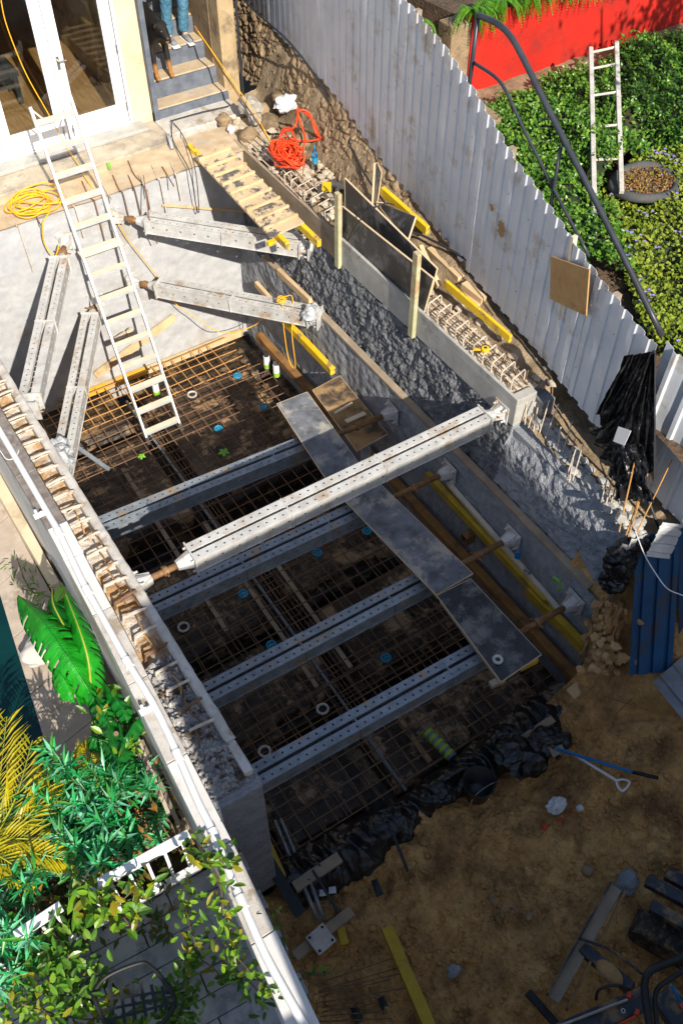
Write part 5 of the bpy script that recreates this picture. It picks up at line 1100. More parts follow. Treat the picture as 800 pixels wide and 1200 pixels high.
# red wall
rwl = thing('red_wall', (9, 8.65, .5), 'bright red painted garden wall at the top right with fern leaves hanging over', 'wall')
a0 = Z(552, 113, .58); mb = MB(); mb.prism([(a0.x, 8.62), (14, 8.55), (14, 8.8), (a0.x, 8.87)], .3, 1.45); obj('wall_body', mb, M['red'], rwl, bevel=.01)
mb = MB(); mb.prism([(a0.x-.28, 8.64), (a0.x-.004, 8.63), (a0.x-.004, 8.9), (a0.x-.28, 8.9)], .3, 1.40); obj('end_pier', mb, M['stone'], rwl, bevel=.015)
mb = MB(); mb.prism([(a0.x, 8.81), (14, 8.81), (14, 10.3), (a0.x-.2, 10.3)], .3, 1.38); struct('raised_bed', mb, M['earth'])
def fernclump(c, n, L, label):
    c = Vector(c); mb = MB()
    for i in range(n):
        a = rnd.uniform(math.pi*1.0, math.pi*2.0)+rnd.gauss(0, .25); out = Vector((math.cos(a), math.sin(a), 0)); l = L*rnd.uniform(.6, 1.15)
        ctrl = [c, c+out*l*.35+Vector((0, 0, l*.28)), c+out*l*.7+Vector((0, 0, l*.12)), c+out*l*.88+Vector((0, 0, -l*.3))]; P_ = path(ctrl, 8)
        for k in range(1, len(P_)-1):
            d = (P_[k+1]-P_[k-1]).normalized(); s_ = d.cross(Vector((0, 0, 1))); s_ = s_.normalized() if s_.length > .1 else Vector((1, 0, 0)); w = .075*(1-k/len(P_))+.012
            for q in (-1, 1): leaf(mb, P_[k], s_*q+d*.5, Vector((0, 0, 1)), w, .018, 0, .2)
    solo('fern', mb, M['fern'], label, 'fern')
for i in range(7): fernclump((a0.x+.05+i*.36, 8.72, 1.46), 30, .42, ['leftmost fern spilling over the end of the red wall', 'second fern from the left on top of the red wall', 'third fern on the red wall, by the rail top', 'fern hanging over the middle of the red wall top', 'fern on the red wall top above the garden ladder', 'fern on the red wall right of the ladder top', 'rightmost fern on top of the red wall'][i])
fernclump((6.6, 8.95, 1.35), 40, .40, 'dark fern growing beside the steps behind the fence top')
# dark tube hand rail
hr = thing('hand_rail', X(548, 115, 5.95), 'dark tubular stair rail rising behind the corrugated fence', 'railing'); xr = 5.95
obj('top_rail', MB().tube(path([X(776, 394, xr), X(700, 240, xr), X(645, 133, xr), X(615, 72, xr), X(598, 42, xr), X(582, 27, xr), X(560, 17, xr)], 5), .028, 12), M['railblack'], hr, smooth=True)
obj('post', MB().tube([X(560, 17, xr), X(543, 150, xr)], .022, 10), M['railblack'], hr, smooth=True)
obj('lower_rail', MB().tube(path([X(555, 73, xr), X(578, 88, xr), X(592, 105, xr), X(612, 148, xr), X(648, 220, xr), X(690, 300, xr)], 5), .016, 10), M['railblack'], hr, smooth=True)
obj('post', MB().tube([X(657, 172, xr), X(641, 262, xr)], .018, 10), M['railblack'], hr, smooth=True)
# ladder lying in the hedge
gl = thing('ladder', Z(697, 280, .55), 'old white wooden ladder half buried in the hedge, its top against the red wall', 'ladder')
gL0, gL1 = Z(697, 280, .66), Z(692, 56, 1.05); gR0, gR1 = Z(728, 225, .68), Z(722, 49, 1.07)
obj('side_rail', MB().bar(gL0, gL1, .05, .045), M['palecon'], gl, bevel=.005); obj('side_rail', MB().bar(gR0, gR1, .05, .045), M['palecon'], gl, bevel=.005)
for v_ in (62, 84, 119, 158, 196): f_ = (v_-56)/224; a = lerp(gL1, gL0, f_); b_ = lerp(gR1, gR0, (v_-56)/(225-49)); obj('rung', MB().tube([a, b_], .014, 8), M['palecon'] if v_ != 62 else M['palewood'], gl)
# trees outside the picture that dapple the light
def tree(x, y, z0, h, r, n, label, cr=1.0):
    t = thing('tree', (x, y, z0), label, 'tree'); mb = MB(); top = Vector((x, y, z0+h)); mb.tube([(x, y, z0), (x+.05, y, z0+h*.5), top], [.12, .09, .05], 8)
    for i in range(6): a = i*1.05; mb.tube([(x, y, z0+h*.6), (x+math.cos(a)*r*.7, y+math.sin(a)*r*.7, z0+h+r*.3*math.sin(i))], [.05, .015], 6)
    obj('trunk', mb, M['bark'], t); mb = MB()
    cl = [Vector((rnd.uniform(-1, 1), rnd.uniform(-1, 1), rnd.uniform(-.6, .8)))*r for _ in range(14)]
    for i in range(n):
        p = top+rnd.choice(cl)*.75+rv(r*.17); leaf(mb, p, rv(), rv(), .13, .07)
    obj('crown', mb, M['hedge'], t)
tree(9.3, 3.4, .45, 3.4, 1.5, 1500, 'leafy garden tree beyond the right edge of the photo')
# ================================================================ LEFT GARDEN
zg = -1.1
def quad(mt, pts, z, t, name, label=None, cat=None):
    mb = MB().slab([Z(u, v, z) for u, v in pts], t); return mb
mb = MB(); j = 0
px0 = lambda y: -.13+(y-4.2)*.125-.0
for k in range(10):
    ya = 3.62+k*.62; yb = ya+.612
    mb.prism([(px0(ya), ya), (.50, ya+.15), (.50, yb+.15), (px0(yb), yb)], -1.16, zg+rnd.uniform(-.003, .003))
for k in range(3): mb.prism([(px0(4.24)-.62*(k+1)+.008, 3.62), (px0(3.62)-.62*k-.008, 3.62), (px0(4.24)-.62*k-.008, 4.20), (px0(4.24)-.62*(k+1)+.008, 4.20)], -1.16, zg)
struct('paving', mb, M['tile'], bevel=.006)
mb = MB(); mb.add([(-6, 4.22, -1.13), (px0(4.24), 4.22, -1.13), (px0(9.5), 9.5, -1.13), (-6, 9.5, -1.13)], [(0, 1, 2, 3)]); struct('pool_water', mb, M['water'])
b = MB(); b.rock(Z(52, 758, -1.0), .16, (1.3, 1, .5), sub=4); solo('stone', b, M['palecon'], 'pale wrinkled boulder under the big banana leaf', 'stone', smooth=True)
# broad banana leaves
def bigleaf(pts, w, mt, parent, sag=.10, ruff=.02, split=0, rib='midrib'):
    P_ = path(pts, 7); n = len(P_)-1; g = MB(); m_ = 10
    def fn(u, v):
        i = min(n-1, int(u*n)); f_ = u*n-i; p = lerp(P_[i], P_[i+1], f_); d = (P_[min(n, i+1)]-P_[i]).normalized(); s_ = d.cross(Vector((0, 0, 1))).normalized()
        k = (math.sin(math.pi*min(1, (u*.94+.03)))**.55)*w; q = (v-.5)*2
        return p+s_*q*k+Vector((0, 0, -abs(q)**1.6*sag+ruff*math.sin(u*34+q*2)*abs(q)+ruff*.8*fb((u*5, q*2, w*9), 1)+.03*(1-abs(q))))
    g.grid(fn, n*3, m_)
    if w > .08: g.f = [f_ for k_, f_ in enumerate(g.f) if not ((k_ % m_ in (0, 1, 2, m_-1, m_-2, m_-3)) and (k_//m_) % 4 == 2 and min(k_ % m_, m_-1-k_ % m_) < 3.4*abs(noise.noise(Vector(((k_//m_)*.77, (k_ % m_ > 4)*5.0+.5, w*30))))*2)]
    o = obj('leaf_blade', g, M[mt], parent, smooth=True, solid=.002)
    obj('midrib', MB().tube([p+Vector((0, 0, .034)) for p in P_], [lerp(.011, .003, i/n) for i in range(n+1)], 6), M[rib], parent, smooth=True)
bn = thing('banana_plant', Z(95, 790, -1.1), 'banana plant with large glossy bright green leaves against the white wall', 'banana plant')
bigleaf([Z(105, 812, -.35), Z(78, 770, -.15), Z(50, 730, -.10), Z(22, 700, -.28)], .15, 'banana', bn, .12, rib='banana')
bigleaf([Z(108, 812, -.45), Z(104, 775, -.22), Z(92, 735, -.12), Z(72, 684, -.20)], .10, 'banana', bn, .16)
bigleaf([Z(100, 800, -.4), Z(80, 745, -.25), Z(64, 712, -.2), Z(62, 692, -.25)], .10, 'bananadark', bn, .12)
bigleaf([Z(98, 815, -.5), Z(80, 805, -.3), Z(70, 790, -.25), Z(62, 785, -.33)], .09, 'banana', bn, .1, rib='banana')
obj('stem', MB().tube([Z(100, 818, -1.1), Z(103, 810, -.4)], [.05, .035], 10), M['bananadark'], bn, smooth=True)
mb = MB(); rleaf(mb, Z(66, 706, -.12), Z(75, 688, -.1)-Z(66, 706, -.12), (0, 0, 1), .16, .10); obj('young_leaf', mb, M['vine'], bn)
bn2 = thing('broad_leaved_plant', Z(140, 860, -1.1), 'dark green broad leaved plant growing lower along the white wall', 'plant')
for pts, w in (([(125, 838), (132, 868), (146, 890), (158, 912)], .11), ([(112, 810), (118, 832), (126, 850)], .09), ([(140, 850), (146, 868), (158, 850), (168, 842)], .06), ([(118, 868), (128, 880), (140, 905), (150, 925)], .09), ([(120, 800), (136, 820), (146, 835), (150, 850)], .07), ([(128, 872), (112, 868), (106, 864)], .07), ([(115, 825), (105, 815), (98, 812)], .06)):
    bigleaf([Z(u, v, -.55+.05*i-.02*i*i) for i, (u, v) in enumerate(pts)], w, 'bananadark', bn2, .06, rib='bananadark')
mb = MB()
for i in range(70): c = Z(rnd.uniform(102, 160), rnd.uniform(800, 900), rnd.uniform(-.75, -.45)); rleaf(mb, c, rv(), (0, -.2, 1), rnd.uniform(.06, .13), rnd.uniform(.03, .05))
obj('small_leaves', mb, M['vine'], bn2); obj('stem', MB().tube([Z(140, 862, -1.1), Z(136, 860, -.5)], .02, 8), M['stem'], bn2)
# yellow palm
def frond(base, mid, tip, parent, nl=22, ll=.34, w=.022, spread=1.0):
    P_ = path([base, mid, tip], 12); mb = MB(); n = len(P_)
    for k in range(3, n-1):
        d = (P_[k+1]-P_[k-1]).normalized(); s_ = d.cross(Vector((0, 0, 1))).normalized(); l = ll*(math.sin(math.pi*(k+1)/(n+3))**.6)
        for q in (-1, 1):
            dd = (s_*q*spread*.75+d*1.0+Vector((0, 0, rnd.uniform(-.05, .35)))).normalized(); leaf(mb, P_[k], dd, (0, 0, 1), l*rnd.uniform(.85, 1.1), w, .5, .12)
    o = obj('frond', mb, M['palm'], parent); obj('rachis', MB().tube(P_, [lerp(.009, .003, i/n) for i in range(n)], 6), M['midrib'], parent)
pm = thing('palm_plant', Z(-40, 1010, -1.1), 'yellow palm fronds entering at the left edge above the oleander', 'palm')
c0 = Z(-30, 1010, -.75)
for a, b_, l in (((-4, 930), (8, 840), .40), ((14, 945), (38, 868), .36), ((-22, 930), (-14, 845), .38), ((25, 965), (60, 920), .30), ((5, 985), (60, 985), .28), ((-10, 1000), (40, 1030), .30), ((30, 1000), (85, 1010), .26)): frond(c0, Z(a[0], a[1], -.38), Z(b_[0], b_[1], -.42), pm, ll=l*.8)
pm2 = thing('palm_plant', Z(70, 940, -1.1), 'smaller yellow palm tuft between the oleander and the broad dark leaves', 'palm')
for a, b_ in (((86, 905), (110, 872)), ((95, 915), (122, 900)), ((90, 925), (118, 925)), ((60, 930), (55, 905))): frond(Z(68, 930, -.85), Z(*a, -.62), Z(*b_, -.62), pm2, ll=.20, w=.02)
# oleander like shrubs: rosettes of narrow leaves on stems
def rosette(mb, c, up, n, L, w):
    up = Vector(up).normalized(); ref = up.cross(Vector((.3, .9, .1))).normalized(); r2 = up.cross(ref)
    for i in range(n):
        a = i*2.4; el = rnd.uniform(.15, 1.1); d = (ref*math.cos(a)+r2*math.sin(a))*math.cos(el)+up*math.sin(el)+rv(.12); leaf(mb, Vector(c)+up*i*.009-up*.06, d, up, L*rnd.uniform(.55, 1.3), w*rnd.uniform(.7, 1.15), .35, rnd.uniform(.0, .55))
def oleander(cx, cy, zb_, pts, label, mt='oleander', L=.15, w=.026, nlv=17):
    t = thing('oleander_shrub', (cx, cy, zb_), label, 'shrub'); mb = MB(); st_ = MB(); b0 = Vector((cx, cy, zb_))
    for p in pts:
        p = Vector(p); rosette(mb, p, (p-b0).normalized()*.6+Vector((0, -.2, .8))+rv(.25), nlv, L, w); m_ = lerp(b0, p, .5)+rv(.03); st_.tube(path([b0, m_, p], 3), .006, 5)
    obj('foliage', mb, M[mt], t); obj('stem', st_, M['stem'], t)
def scat(n, u0, u1, v0, v1, z0, z1): return [Z(rnd.uniform(u0, u1), rnd.uniform(v0, v1), rnd.uniform(z0, z1)) for _ in range(n)]
oleander(.20, 3.05, -1.1, scat(46, 70, 175, 905, 1020, -.75, -.30), 'green narrow leaved shrub in the middle, in front of the white railing')
oleander(-.25, 3.1, -1.1, scat(34, 5, 100, 925, 1025, -.85, -.40), 'green narrow leaved shrub left, mixed with yellow palm leaves')
oleander(-.75, 2.75, -1.1, scat(26, -20, 45, 1010, 1160, -.75, -.35), 'green narrow leaved shrub at the lower left edge behind the railing end')
oleander(.05, 3.3, -1.1, scat(3, 48, 78, 880, 915, -.42, -.34)+scat(10, 60, 120, 895, 960, -.7, -.5), 'pale teal tipped shrub sprig standing above the others')
oleander(.45, 2.9, -1.1, scat(10, 150, 195, 925, 985, -.85, -.6), 'small narrow leaved shrub by the terracotta pot and the wall', L=.12)
mb = MB()
for i in range(900): c = Z(rnd.uniform(-10, 200), rnd.uniform(900, 1100), rnd.uniform(-1.08, -.9)); leaf(mb, c, rv(), (0, 0, 1), .10, .035)
lab(obj('undergrowth', mb, leafmat('undergrowth', [(.015, .06, .01), (.10, .10, .01), (.03, .10, .02), (.22, .12, .02)])), 'dark mixed undergrowth between the shrubs', 'ground cover', kind='stuff')
mb = MB(); c = Z(160, 930, -1.05); mb.tube(path([Z(152, 915, -.9), Z(164, 925, -.85), Z(166, 945, -.85), Z(155, 965, -.9)], 6), .028, 10); solo('terracotta_edging', mb, M['terracotta'], 'curved orange terracotta edging among the shrubs by the wall', 'edging', smooth=True)
for (a, b_, w, h, l) in (((168, 972), (198, 960), .06, .10, 'orange brown timber edging beside the railing end'), ((165, 992), (222, 965), .10, .05, 'weathered timber plank behind the railing')): timber(Z(*a, -1.02), Z(*b_, -1.02), w, h, 'brownbeam' if h > .06 else 'greypine', l)
for i, (a, b_, m_) in enumerate((((158, 858), (198, 955), 'palewood'), ((166, 868), (210, 968), 'greypine'), ((170, 905), (226, 990), 'brownrot'), ((150, 850), (188, 935), 'greypine'))): timber(Z(*a, -.62), Z(*b_, -.50), .03, .02, m_, ['pale', 'grey', 'dark brown', 'lower grey'][i]+' pole leaning along the outside of the white wall', 'pole', name='pole')
mb = MB()
for i in range(60): c = Z(rnd.uniform(20, 190), rnd.uniform(900, 1060), rnd.uniform(-.7, -.45)); leaf(mb, c, rv(), (0, 0, 1), .11, .03)
lab(obj('dead_leaves', mb, leafmat('dead_leaf', [(.35, .16, .03), (.45, .25, .05), (.2, .1, .03)])), 'orange and brown dead leaves caught in the shrubs', 'dead leaves', kind='stuff')
# vines on wall and railing
def vine(pts, n, label, L=.10, w=.03, spread=.09, mt='vine', name='vine', cat='vine'):
    P_ = path(pts, 8); t = thing(name, P_[0], label, cat); obj('stem', MB().tube(P_, .005, 5), M['stem'], t, smooth=True); mb = MB()
    for i in range(n):
        p = rnd.choice(P_)+rv(spread*.5); d = rv(1)+Vector((0, 0, -.1)); rleaf(mb, p, d, (rnd.gauss(0, .4), rnd.gauss(-.2, .4), 1), L*rnd.uniform(.6, 1.2), w*rnd.uniform(.8, 1.3))
    obj('foliage', mb, M[mt], t); return t
vine([Z(228, 985, .02), Z(246, 1010, .17), Z(258, 1040, .20), Z(262, 1075, .17), Z(268, 1100, .0)], 90, 'leafy green creeper climbing over the coping by the railing end', L=.09)
vine([Z(282, 1000, .18), Z(268, 1012, .2), Z(255, 1005, .2)], 12, 'three fresh green leaves lying across the white pipe', L=.10, w=.04)
vine([Z(300, 1065, .10), Z(318, 1068, -.1), Z(330, 1090, -.5), Z(335, 1120, -.9)], 26, 'thin creeper hanging into the pit from the wall top', L=.05, w=.02, spread=.05)
vine([Z(262, 1105, -.1), Z(285, 1130, -.05), Z(305, 1150, .05), Z(322, 1165, .12)], 80, 'small leaved creeper along the garden side of the wall bottom', L=.055, w=.025)
vine([Z(90, 1050, -.28), Z(110, 1060, -.2), Z(130, 1065, -.18), Z(160, 1040, -.15)], 80, 'yellow green rounded leaves growing over the white railing', L=.12, w=.045, spread=.12)
vine([Z(140, 1070, -.3), Z(150, 1085, -.3), Z(120, 1075, -.25)], 14, 'large rounded bright green leaves hanging below the railing', L=.13, w=.055, spread=.09)
vine([Z(225, 1040, -.55), Z(220, 1075, -.5), Z(228, 1110, -.5), Z(215, 1140, -.6)], 110, 'dark climbing plant with orange tinged leaves on the pale steps', L=.07, w=.03)
vine([Z(60, 1090, -.5), Z(80, 1120, -.45), Z(70, 1150, -.5), Z(110, 1175, -.6)], 330, 'shaded leafy creeper covering the bottom left corner', L=.09, w=.035, spread=.2, mt='hedge')
vine([Z(10, 1170, -.6), Z(50, 1185, -.55), Z(100, 1195, -.6), Z(160, 1190, -.7)], 300, 'dense green creeper at the very bottom left edge', L=.08, w=.03, spread=.22, mt='vine')
vine([Z(235, 1125, -.6), Z(250, 1135, -.55), Z(262, 1150, -.55)], 12, 'broad leaved sprig on the pale paving under the wall', L=.13, w=.045, spread=.08)
vine([Z(275, 1135, -.4), Z(300, 1160, -.35), Z(308, 1185, -.4)], 22, 'long lobed dark green leaf at the foot of the wall', L=.16, w=.025, spread=.06, mt='bananadark' if 0 else 'hedge')
vine([Z(190, 1190, -.7), Z(215, 1165, -.65), Z(205, 1200, -.7)], 170, 'low shaded creeper beside the dark metal chair', L=.07, w=.03, spread=.16, mt='hedge')
vine([Z(385, 1140, -1.3), Z(350, 1150, -1.0), Z(345, 1180, -.9)], 16, 'small creeper tuft hanging on the pit side of the wall end', L=.06, w=.025, spread=.07, mt='hedge')
vine([Z(20, 655, -1.0), Z(35, 690, -.95), Z(60, 700, -.9)], 70, 'dry dark green fern like weed on the paving beside the banana leaf', L=.09, w=.014, spread=.14, mt='hedge', name='weed', cat='weed')
solo('rebar', MB().tube(path([Z(268, 1072, .0), Z(271, 1100, -.1), Z(276, 1132, -.2)], 4), .008, 6), M['greypine'], 'pale dry stem hanging down the garden side of the wall', 'stem')
# white railing
rl = thing('white_railing', Z(222, 978, -.33), 'white painted metal railing with square balusters running out from the wall', 'railing')
ztr, zbr = -.33, -.95
def rseg(a, b_, n, first=.0):
    A = Z(*a, ztr); B = Z(*b_, ztr); obj('top_rail', MB().bar(A, B, .065, .05), M['white'], rl, bevel=.006)
    for i in range(n):
        p = lerp(A, B, first+(i+.5)/n*(1-first)); obj('baluster', MB().bar(Vector((p.x, p.y, zbr+.03)), Vector((p.x, p.y, ztr-.025)), .022, .022, (0, 1, 0)), M['white'], rl)
    A2 = Vector((A.x, A.y, zbr)); B2 = Vector((B.x, B.y, zbr)); obj('bottom_rail', MB().bar(A2, B2, .06, .05), M['white'], rl, bevel=.005)
rseg((222, 978), (94, 1048), 6); rseg((72, 1062), (18, 1098), 3); rseg((-4, 1108), (-70, 1150), 3)
# pale steps and paving in the shade under the railing
mb = MB()
A = Z(240, 1020, -1.0); Bv = (Z(0, 1145, -1.0)-A).normalized(); Nv = Vector((-Bv.y, Bv.x, 0)); Nv = -Nv if Nv.y > 0 else Nv
for k in range(7):
    a = A+Nv*(k*.16)+Bv*-.3; z1 = -1.0-(.0 if k < 4 else .02)
    for s_ in range(5):
        p = a+Bv*(s_*.62+(k % 2)*.25); q = p+Bv*.612
        mb.prism([(p.x, p.y), (q.x, q.y), ((q+Nv*.154).x, (q+Nv*.154).y), ((p+Nv*.154).x, (p+Nv*.154).y)], -1.3, z1+rnd.uniform(-.004, .004))
for p in (): pass
struct('garden_terrace', mb, M['greytile'], bevel=.005)
mb = MB(); 
for i in range(4):
    for j in range(3): x0 = -1.1+i*.36; y0 = .55+j*.36; mb.prism([(x0, y0), (x0+.352, y0), (x0+.352, y0+.352), (x0, y0+.352)], -1.2, -1.05)
struct('lower_paving', mb, M['darktile'], bevel=.005)
mb = MB(); mb.prism([(.30, .9), (.50, .9), (.56, 2.3), (.36, 2.3)], -1.3, -.70); struct('wall_foot', mb, M['greytile'], bevel=.02)
ch = thing('metal_chair', Z(160, 1160, -.8), 'dark metal garden chair with slatted seat standing on the shaded paving', 'chair'); zc = -.45
fr_ = [Z(108, 1165, zc), Z(125, 1145, zc), Z(160, 1130, zc), Z(175, 1132, zc), Z(198, 1158, zc), Z(204, 1180, zc), Z(180, 1205, zc), Z(130, 1205, zc)]
obj('seat_frame', MB().tube(path(fr_+[fr_[0]], 5), .014, 8), M['blackmatt'], ch, smooth=True)
for i in range(6): obj('slat', MB().bar(lerp(fr_[1], fr_[6], 0)+(fr_[4]-fr_[1])*(i/6+.05), fr_[7]+(fr_[5]-fr_[7])*(i/6+.05), .02, .008), M['blackmatt'], ch)
for i in range(3): obj('cross_bar', MB().bar(lerp(fr_[0], fr_[7], .2+i*.3), lerp(fr_[4], fr_[5], .2+i*.3)+Vector((0, 0, .008)), .016, .006), M['blackmatt'], ch)
for k in (1, 4, 6, 7): obj('leg', MB().tube([fr_[k], fr_[k]+Vector((0, 0, -.42))], .012, 8), M['blackmatt'], ch)
# ================================================================ NEAR END OF THE PIT
# wrinkled black plastic bund along the edge
bp_ = [Z(330, 1040, -2.4), Z(400, 1003, -2.4), Z(470, 958, -2.4), Z(540, 908, -2.4), Z(600, 868, -2.3), Z(668, 818, -2.15)]
PB = path(bp_, 10); nB = len(PB)-1
def bund(u, v):
    i = min(nB-1, int(u*nB)); p = lerp(PB[i], PB[i+1], u*nB-i); d = (PB[i+1]-PB[i]).normalized(); s_ = d.cross(Vector((0, 0, 1))).normalized()
    w = .21+.05*math.sin(u*9)+.04*noise.noise(Vector((u*14, 0, 3))); q = (v-.5)*2
    h = .12+.16*(1-q*q)+.035*math.sin(u*70+5*noise.noise(Vector((u*9, v*2, 2))))*(1-.5*q*q)+.03*abs(noise.noise(Vector((u*45, v*3, 9))))
    return p+s_*(q*w+.03*noise.noise(Vector((u*40, v*2, 4))))+Vector((0, 0, -.16+h))
g = MB(); g.grid(bund, 320, 34); solo('plastic_sheet', g, M['blackplastic'], 'long wrinkled black plastic sheet draped over the near edge of the pit', 'plastic sheet', smooth=True)
for (u, v, z, r_, l, dr_) in ((610, 890, -2.2, .20, 'big crumpled black plastic heap at the right end of the pit edge', 0), (642, 868, -2.1, .15, 'crumpled black plastic heap beside the blue shovel handle', 0), (515, 935, -2.32, .13, 'black plastic lump left of the bucket', 0), (365, 1035, -2.35, .13, 'black plastic lump by the steel tubes', 0), (430, 985, -2.36, .11, 'black plastic lump in the middle of the pit edge', 0)): wrap(Z(u, v, z), r_, 3, 'blackplastic', l, 'plastic heap', 'plastic_heap', sq=(1.2, 1, .7))
bk_ = thing('bucket', Z(560, 940, -2.36), 'black rubber bucket lined with plastic at the pit edge', 'bucket'); c = Z(558, 930, -2.36)
mb = MB(); n = 24
prf = [(.115, 0), (.15, .26), (.157, .265), (.145, .262), (.11, .02), (0, .02)]
for r_, z_ in prf:
    for k in range(n): a = 2*math.pi*k/n; mb.v.append((c.x+r_*math.cos(a), c.y+r_*math.sin(a), c.z+z_))
for i in range(len(prf)-1):
    for k in range(n): q = (k+1) % n; mb.f.append((i*n+k, i*n+q, (i+1)*n+q, (i+1)*n+k))
obj('tub', mb, M['bucket'], bk_, smooth=True); obj('handle', MB().tube([c+Vector((.155*math.cos(a), .155*math.sin(a)*.3-.10, .26-.10*math.sin(a*.5))) for a in [k*math.pi/10 for k in range(11)]], .004, 6), M['chrome'], bk_, smooth=True)
# shovels
a, b_, c = Z(652, 878, -2.02), Z(741, 905, -1.85), Z(771, 912, -1.83); t = thing('shovel', a, 'blue handled long tool lying on the soil', 'shovel')
obj('handle', MB().tube([a, b_], .015, 10), M['bluehandle'], t, smooth=True); obj('grip', MB().tube([b_, c], .0175, 10), M['blackmatt'], t, smooth=True); obj('blade', MB().slab([Z(640, 872, -2.04), Z(655, 866, -2.03), Z(662, 880, -2.02), Z(648, 888, -2.04)], .006), M['greypine'], t)
a, b_ = Z(668, 882, -2.06), Z(722, 915, -1.96); t = thing('shovel', a, 'white D handled shovel lying under the blue handle', 'shovel'); d = (b_-a).normalized(); s_ = d.cross(Vector((0, 0, 1)))
obj('shaft', MB().tube([a, b_], .014, 10), M['whitepipe'], t, smooth=True); e1, e2 = b_+d*.10+s_*.055, b_+d*.10-s_*.055; obj('grip', MB().tube(path([b_, b_+d*.04+s_*.045, e1, e2, b_+d*.04-s_*.045, b_], 5), .011, 8), M['whitepipe'], t, smooth=True)
obj('blade', MB().slab([a, a-d*.05+s_*.08, a-d*.22+s_*.08, a-d*.22-s_*.08, a-d*.05-s_*.08], .005), M['greypine'], t)
wrap(Z(657, 945, -2.22), .085, 1, 'bag', 'small crumpled pale blue white bag on the soil', 'bag', 'plastic_bag', sq=(1.4, 1, .8)); wrap(Z(679, 949, -2.2), .04, 1, 'bag', 'little pale scrap beside the crumpled bag', 'scrap', 'plastic_scrap')
for i, (u, v, r_) in enumerate(((638, 970, .035), (655, 962, .022), (668, 952, .02))): wrap(Z(u, v, -2.27), r_, 1, 'redcap', ['orange red scrap on the soil, largest and lowest', 'small orange red scrap in the middle', 'small orange red scrap touching the bag'][i], 'scrap', 'plastic_scrap')
timber(Z(453, 1088, -2.30), Z(508, 1215, -2.25), .10, .07, 'yellowdirty', 'dull yellow timber lying on the soil at the bottom of the picture')
timber(Z(345, 1041, -2.26), Z(398, 1005, -2.26), .10, .05, 'greypine', 'grey timber laid across the left end of the pit edge')
timber(Z(305, 968, -2.1), Z(332, 1028, -2.1), .05, .08, 'yellowdirty', 'dirty yellow timber upright strip beside the concrete beam end')
mb = MB(); mb.bar(Z(312, 1005, -2.0), Z(352, 1072, -2.05), .10, .012); solo('steel_plate', mb, M['blackmatt'], 'long black perforated steel strip leaning by the pit corner', 'steel strip')
for i, (a, b_) in enumerate((((352, 1030), (372, 1078)), ((361, 1028), (380, 1080)))): solo('steel_tube', MB().tube([Z(*a, -2.25), Z(*b_, -2.3)], .02, 10), M['galv'], ['left', 'right'][i]+' one of two short grey steel tubes at the pit corner', 'tube', smooth=True)
for i, (a, b_, z) in enumerate((((322, 962), (342, 1010), -2.44), ((329, 960), (349, 1008), -2.44))): solo('steel_tube', MB().tube([Z(*a, z), Z(*b_, z)], .014, 8), M['steel'], ['left', 'right'][i]+' one of two thin grey conduits lying on the mat corner', 'tube', smooth=True)
timber(Z(345, 1122, -2.28), Z(412, 1068, -2.28), .09, .05, 'greypine', 'grey timber under the square plate with four holes')
pc = Z(376, 1101, -2.22); t = thing('base_plate', pc, 'square steel base plate with four holes lying on a timber', 'plate'); mb = MB(); e = .125; mb.box(pc, (e*1.5, e*1.5, .012), Euler((0, 0, .12)).to_matrix()); obj('plate', mb, M['palecon'], t, bevel=.003)
for i in range(4): a = math.pi/4+.12+i*math.pi/2; q = pc+Vector((math.cos(a)*.095, math.sin(a)*.095, .0075)); obj('hole', MB().tube([q, q+Vector((0, 0, .001))], .013, 10), M['blackmatt'], t)
timber(Z(398, 1085, -2.33), Z(404, 1108, -2.33), .07, .05, 'yellowdirty', 'short dirty yellow timber end beside the square plate')
for i, (a, b_) in enumerate((((366, 1020), (397, 1070)), ((455, 965), (478, 1022)), ((672, 820), (686, 862)), ((686, 800), (664, 838)))): timber(Z(*a, -2.1), Z(*b_, -2.2), .025, .02, 'blackmatt', ['thin black rod by the blue paper scraps', 'thin black rod leaning on the pit edge near the bucket', 'black stake standing at the right pit corner, nearer one', 'short black stake crossing the right pit corner'][i], 'rod', name='rod')
for i, (u, v) in enumerate(((378, 1046), (389, 1043))): solo('paper_scrap', MB().slab([Z(u-4, v-3, -2.33), Z(u+4, v-4, -2.31), Z(u+5, v+4, -2.33), Z(u-4, v+5, -2.33)], .004), M['bag'], ['left', 'right'][i]+' pale blue paper scrap on the dark soil', 'scrap')
for i, (a, b_, l) in enumerate((((700, 800), (660, 838), 'thin stick lying across the sand below the right pit corner'), ((705, 815), (745, 828), 'thin dark stick on the bright sand'), ((692, 865), (755, 805), 'long thin rod lying on the sand by the grey sheet'))): solo('stick', MB().tube([Z(*a, -1.62+.0*i), Z(*b_, -1.62)], .006, 6), M['brownrot'], l, 'stick')
timber(Z(668, 815, -1.95), Z(698, 790, -1.85), .12, .05, 'pine', 'short pale timber end at the right pit corner on the sand')
timber(Z(605, 872, -2.18), Z(648, 842, -2.08), .08, .02, 'greypine', 'thin brown board sticking out of the black plastic heap')
for i, (a, b_, l) in enumerate((((560, 1000), (612, 905), 'long thin brown stick lying from the bucket towards the lower left'),)): solo('stick', MB().tube([Z(550, 980, -2.3), Z(610, 915, -2.2)], .009, 6), M['brownrot'], l, 'stick')
c = Z(597, 1072, -2.34); solo('metal_hoop', MB().tube([c+Vector((math.cos(a)*.07, math.sin(a)*.07, .015)) for a in [-.4+k*math.pi/9 for k in range(10)]], .005, 6), M['chrome'], 'thin silver half hoop sticking out of the soil', 'hoop', smooth=True)
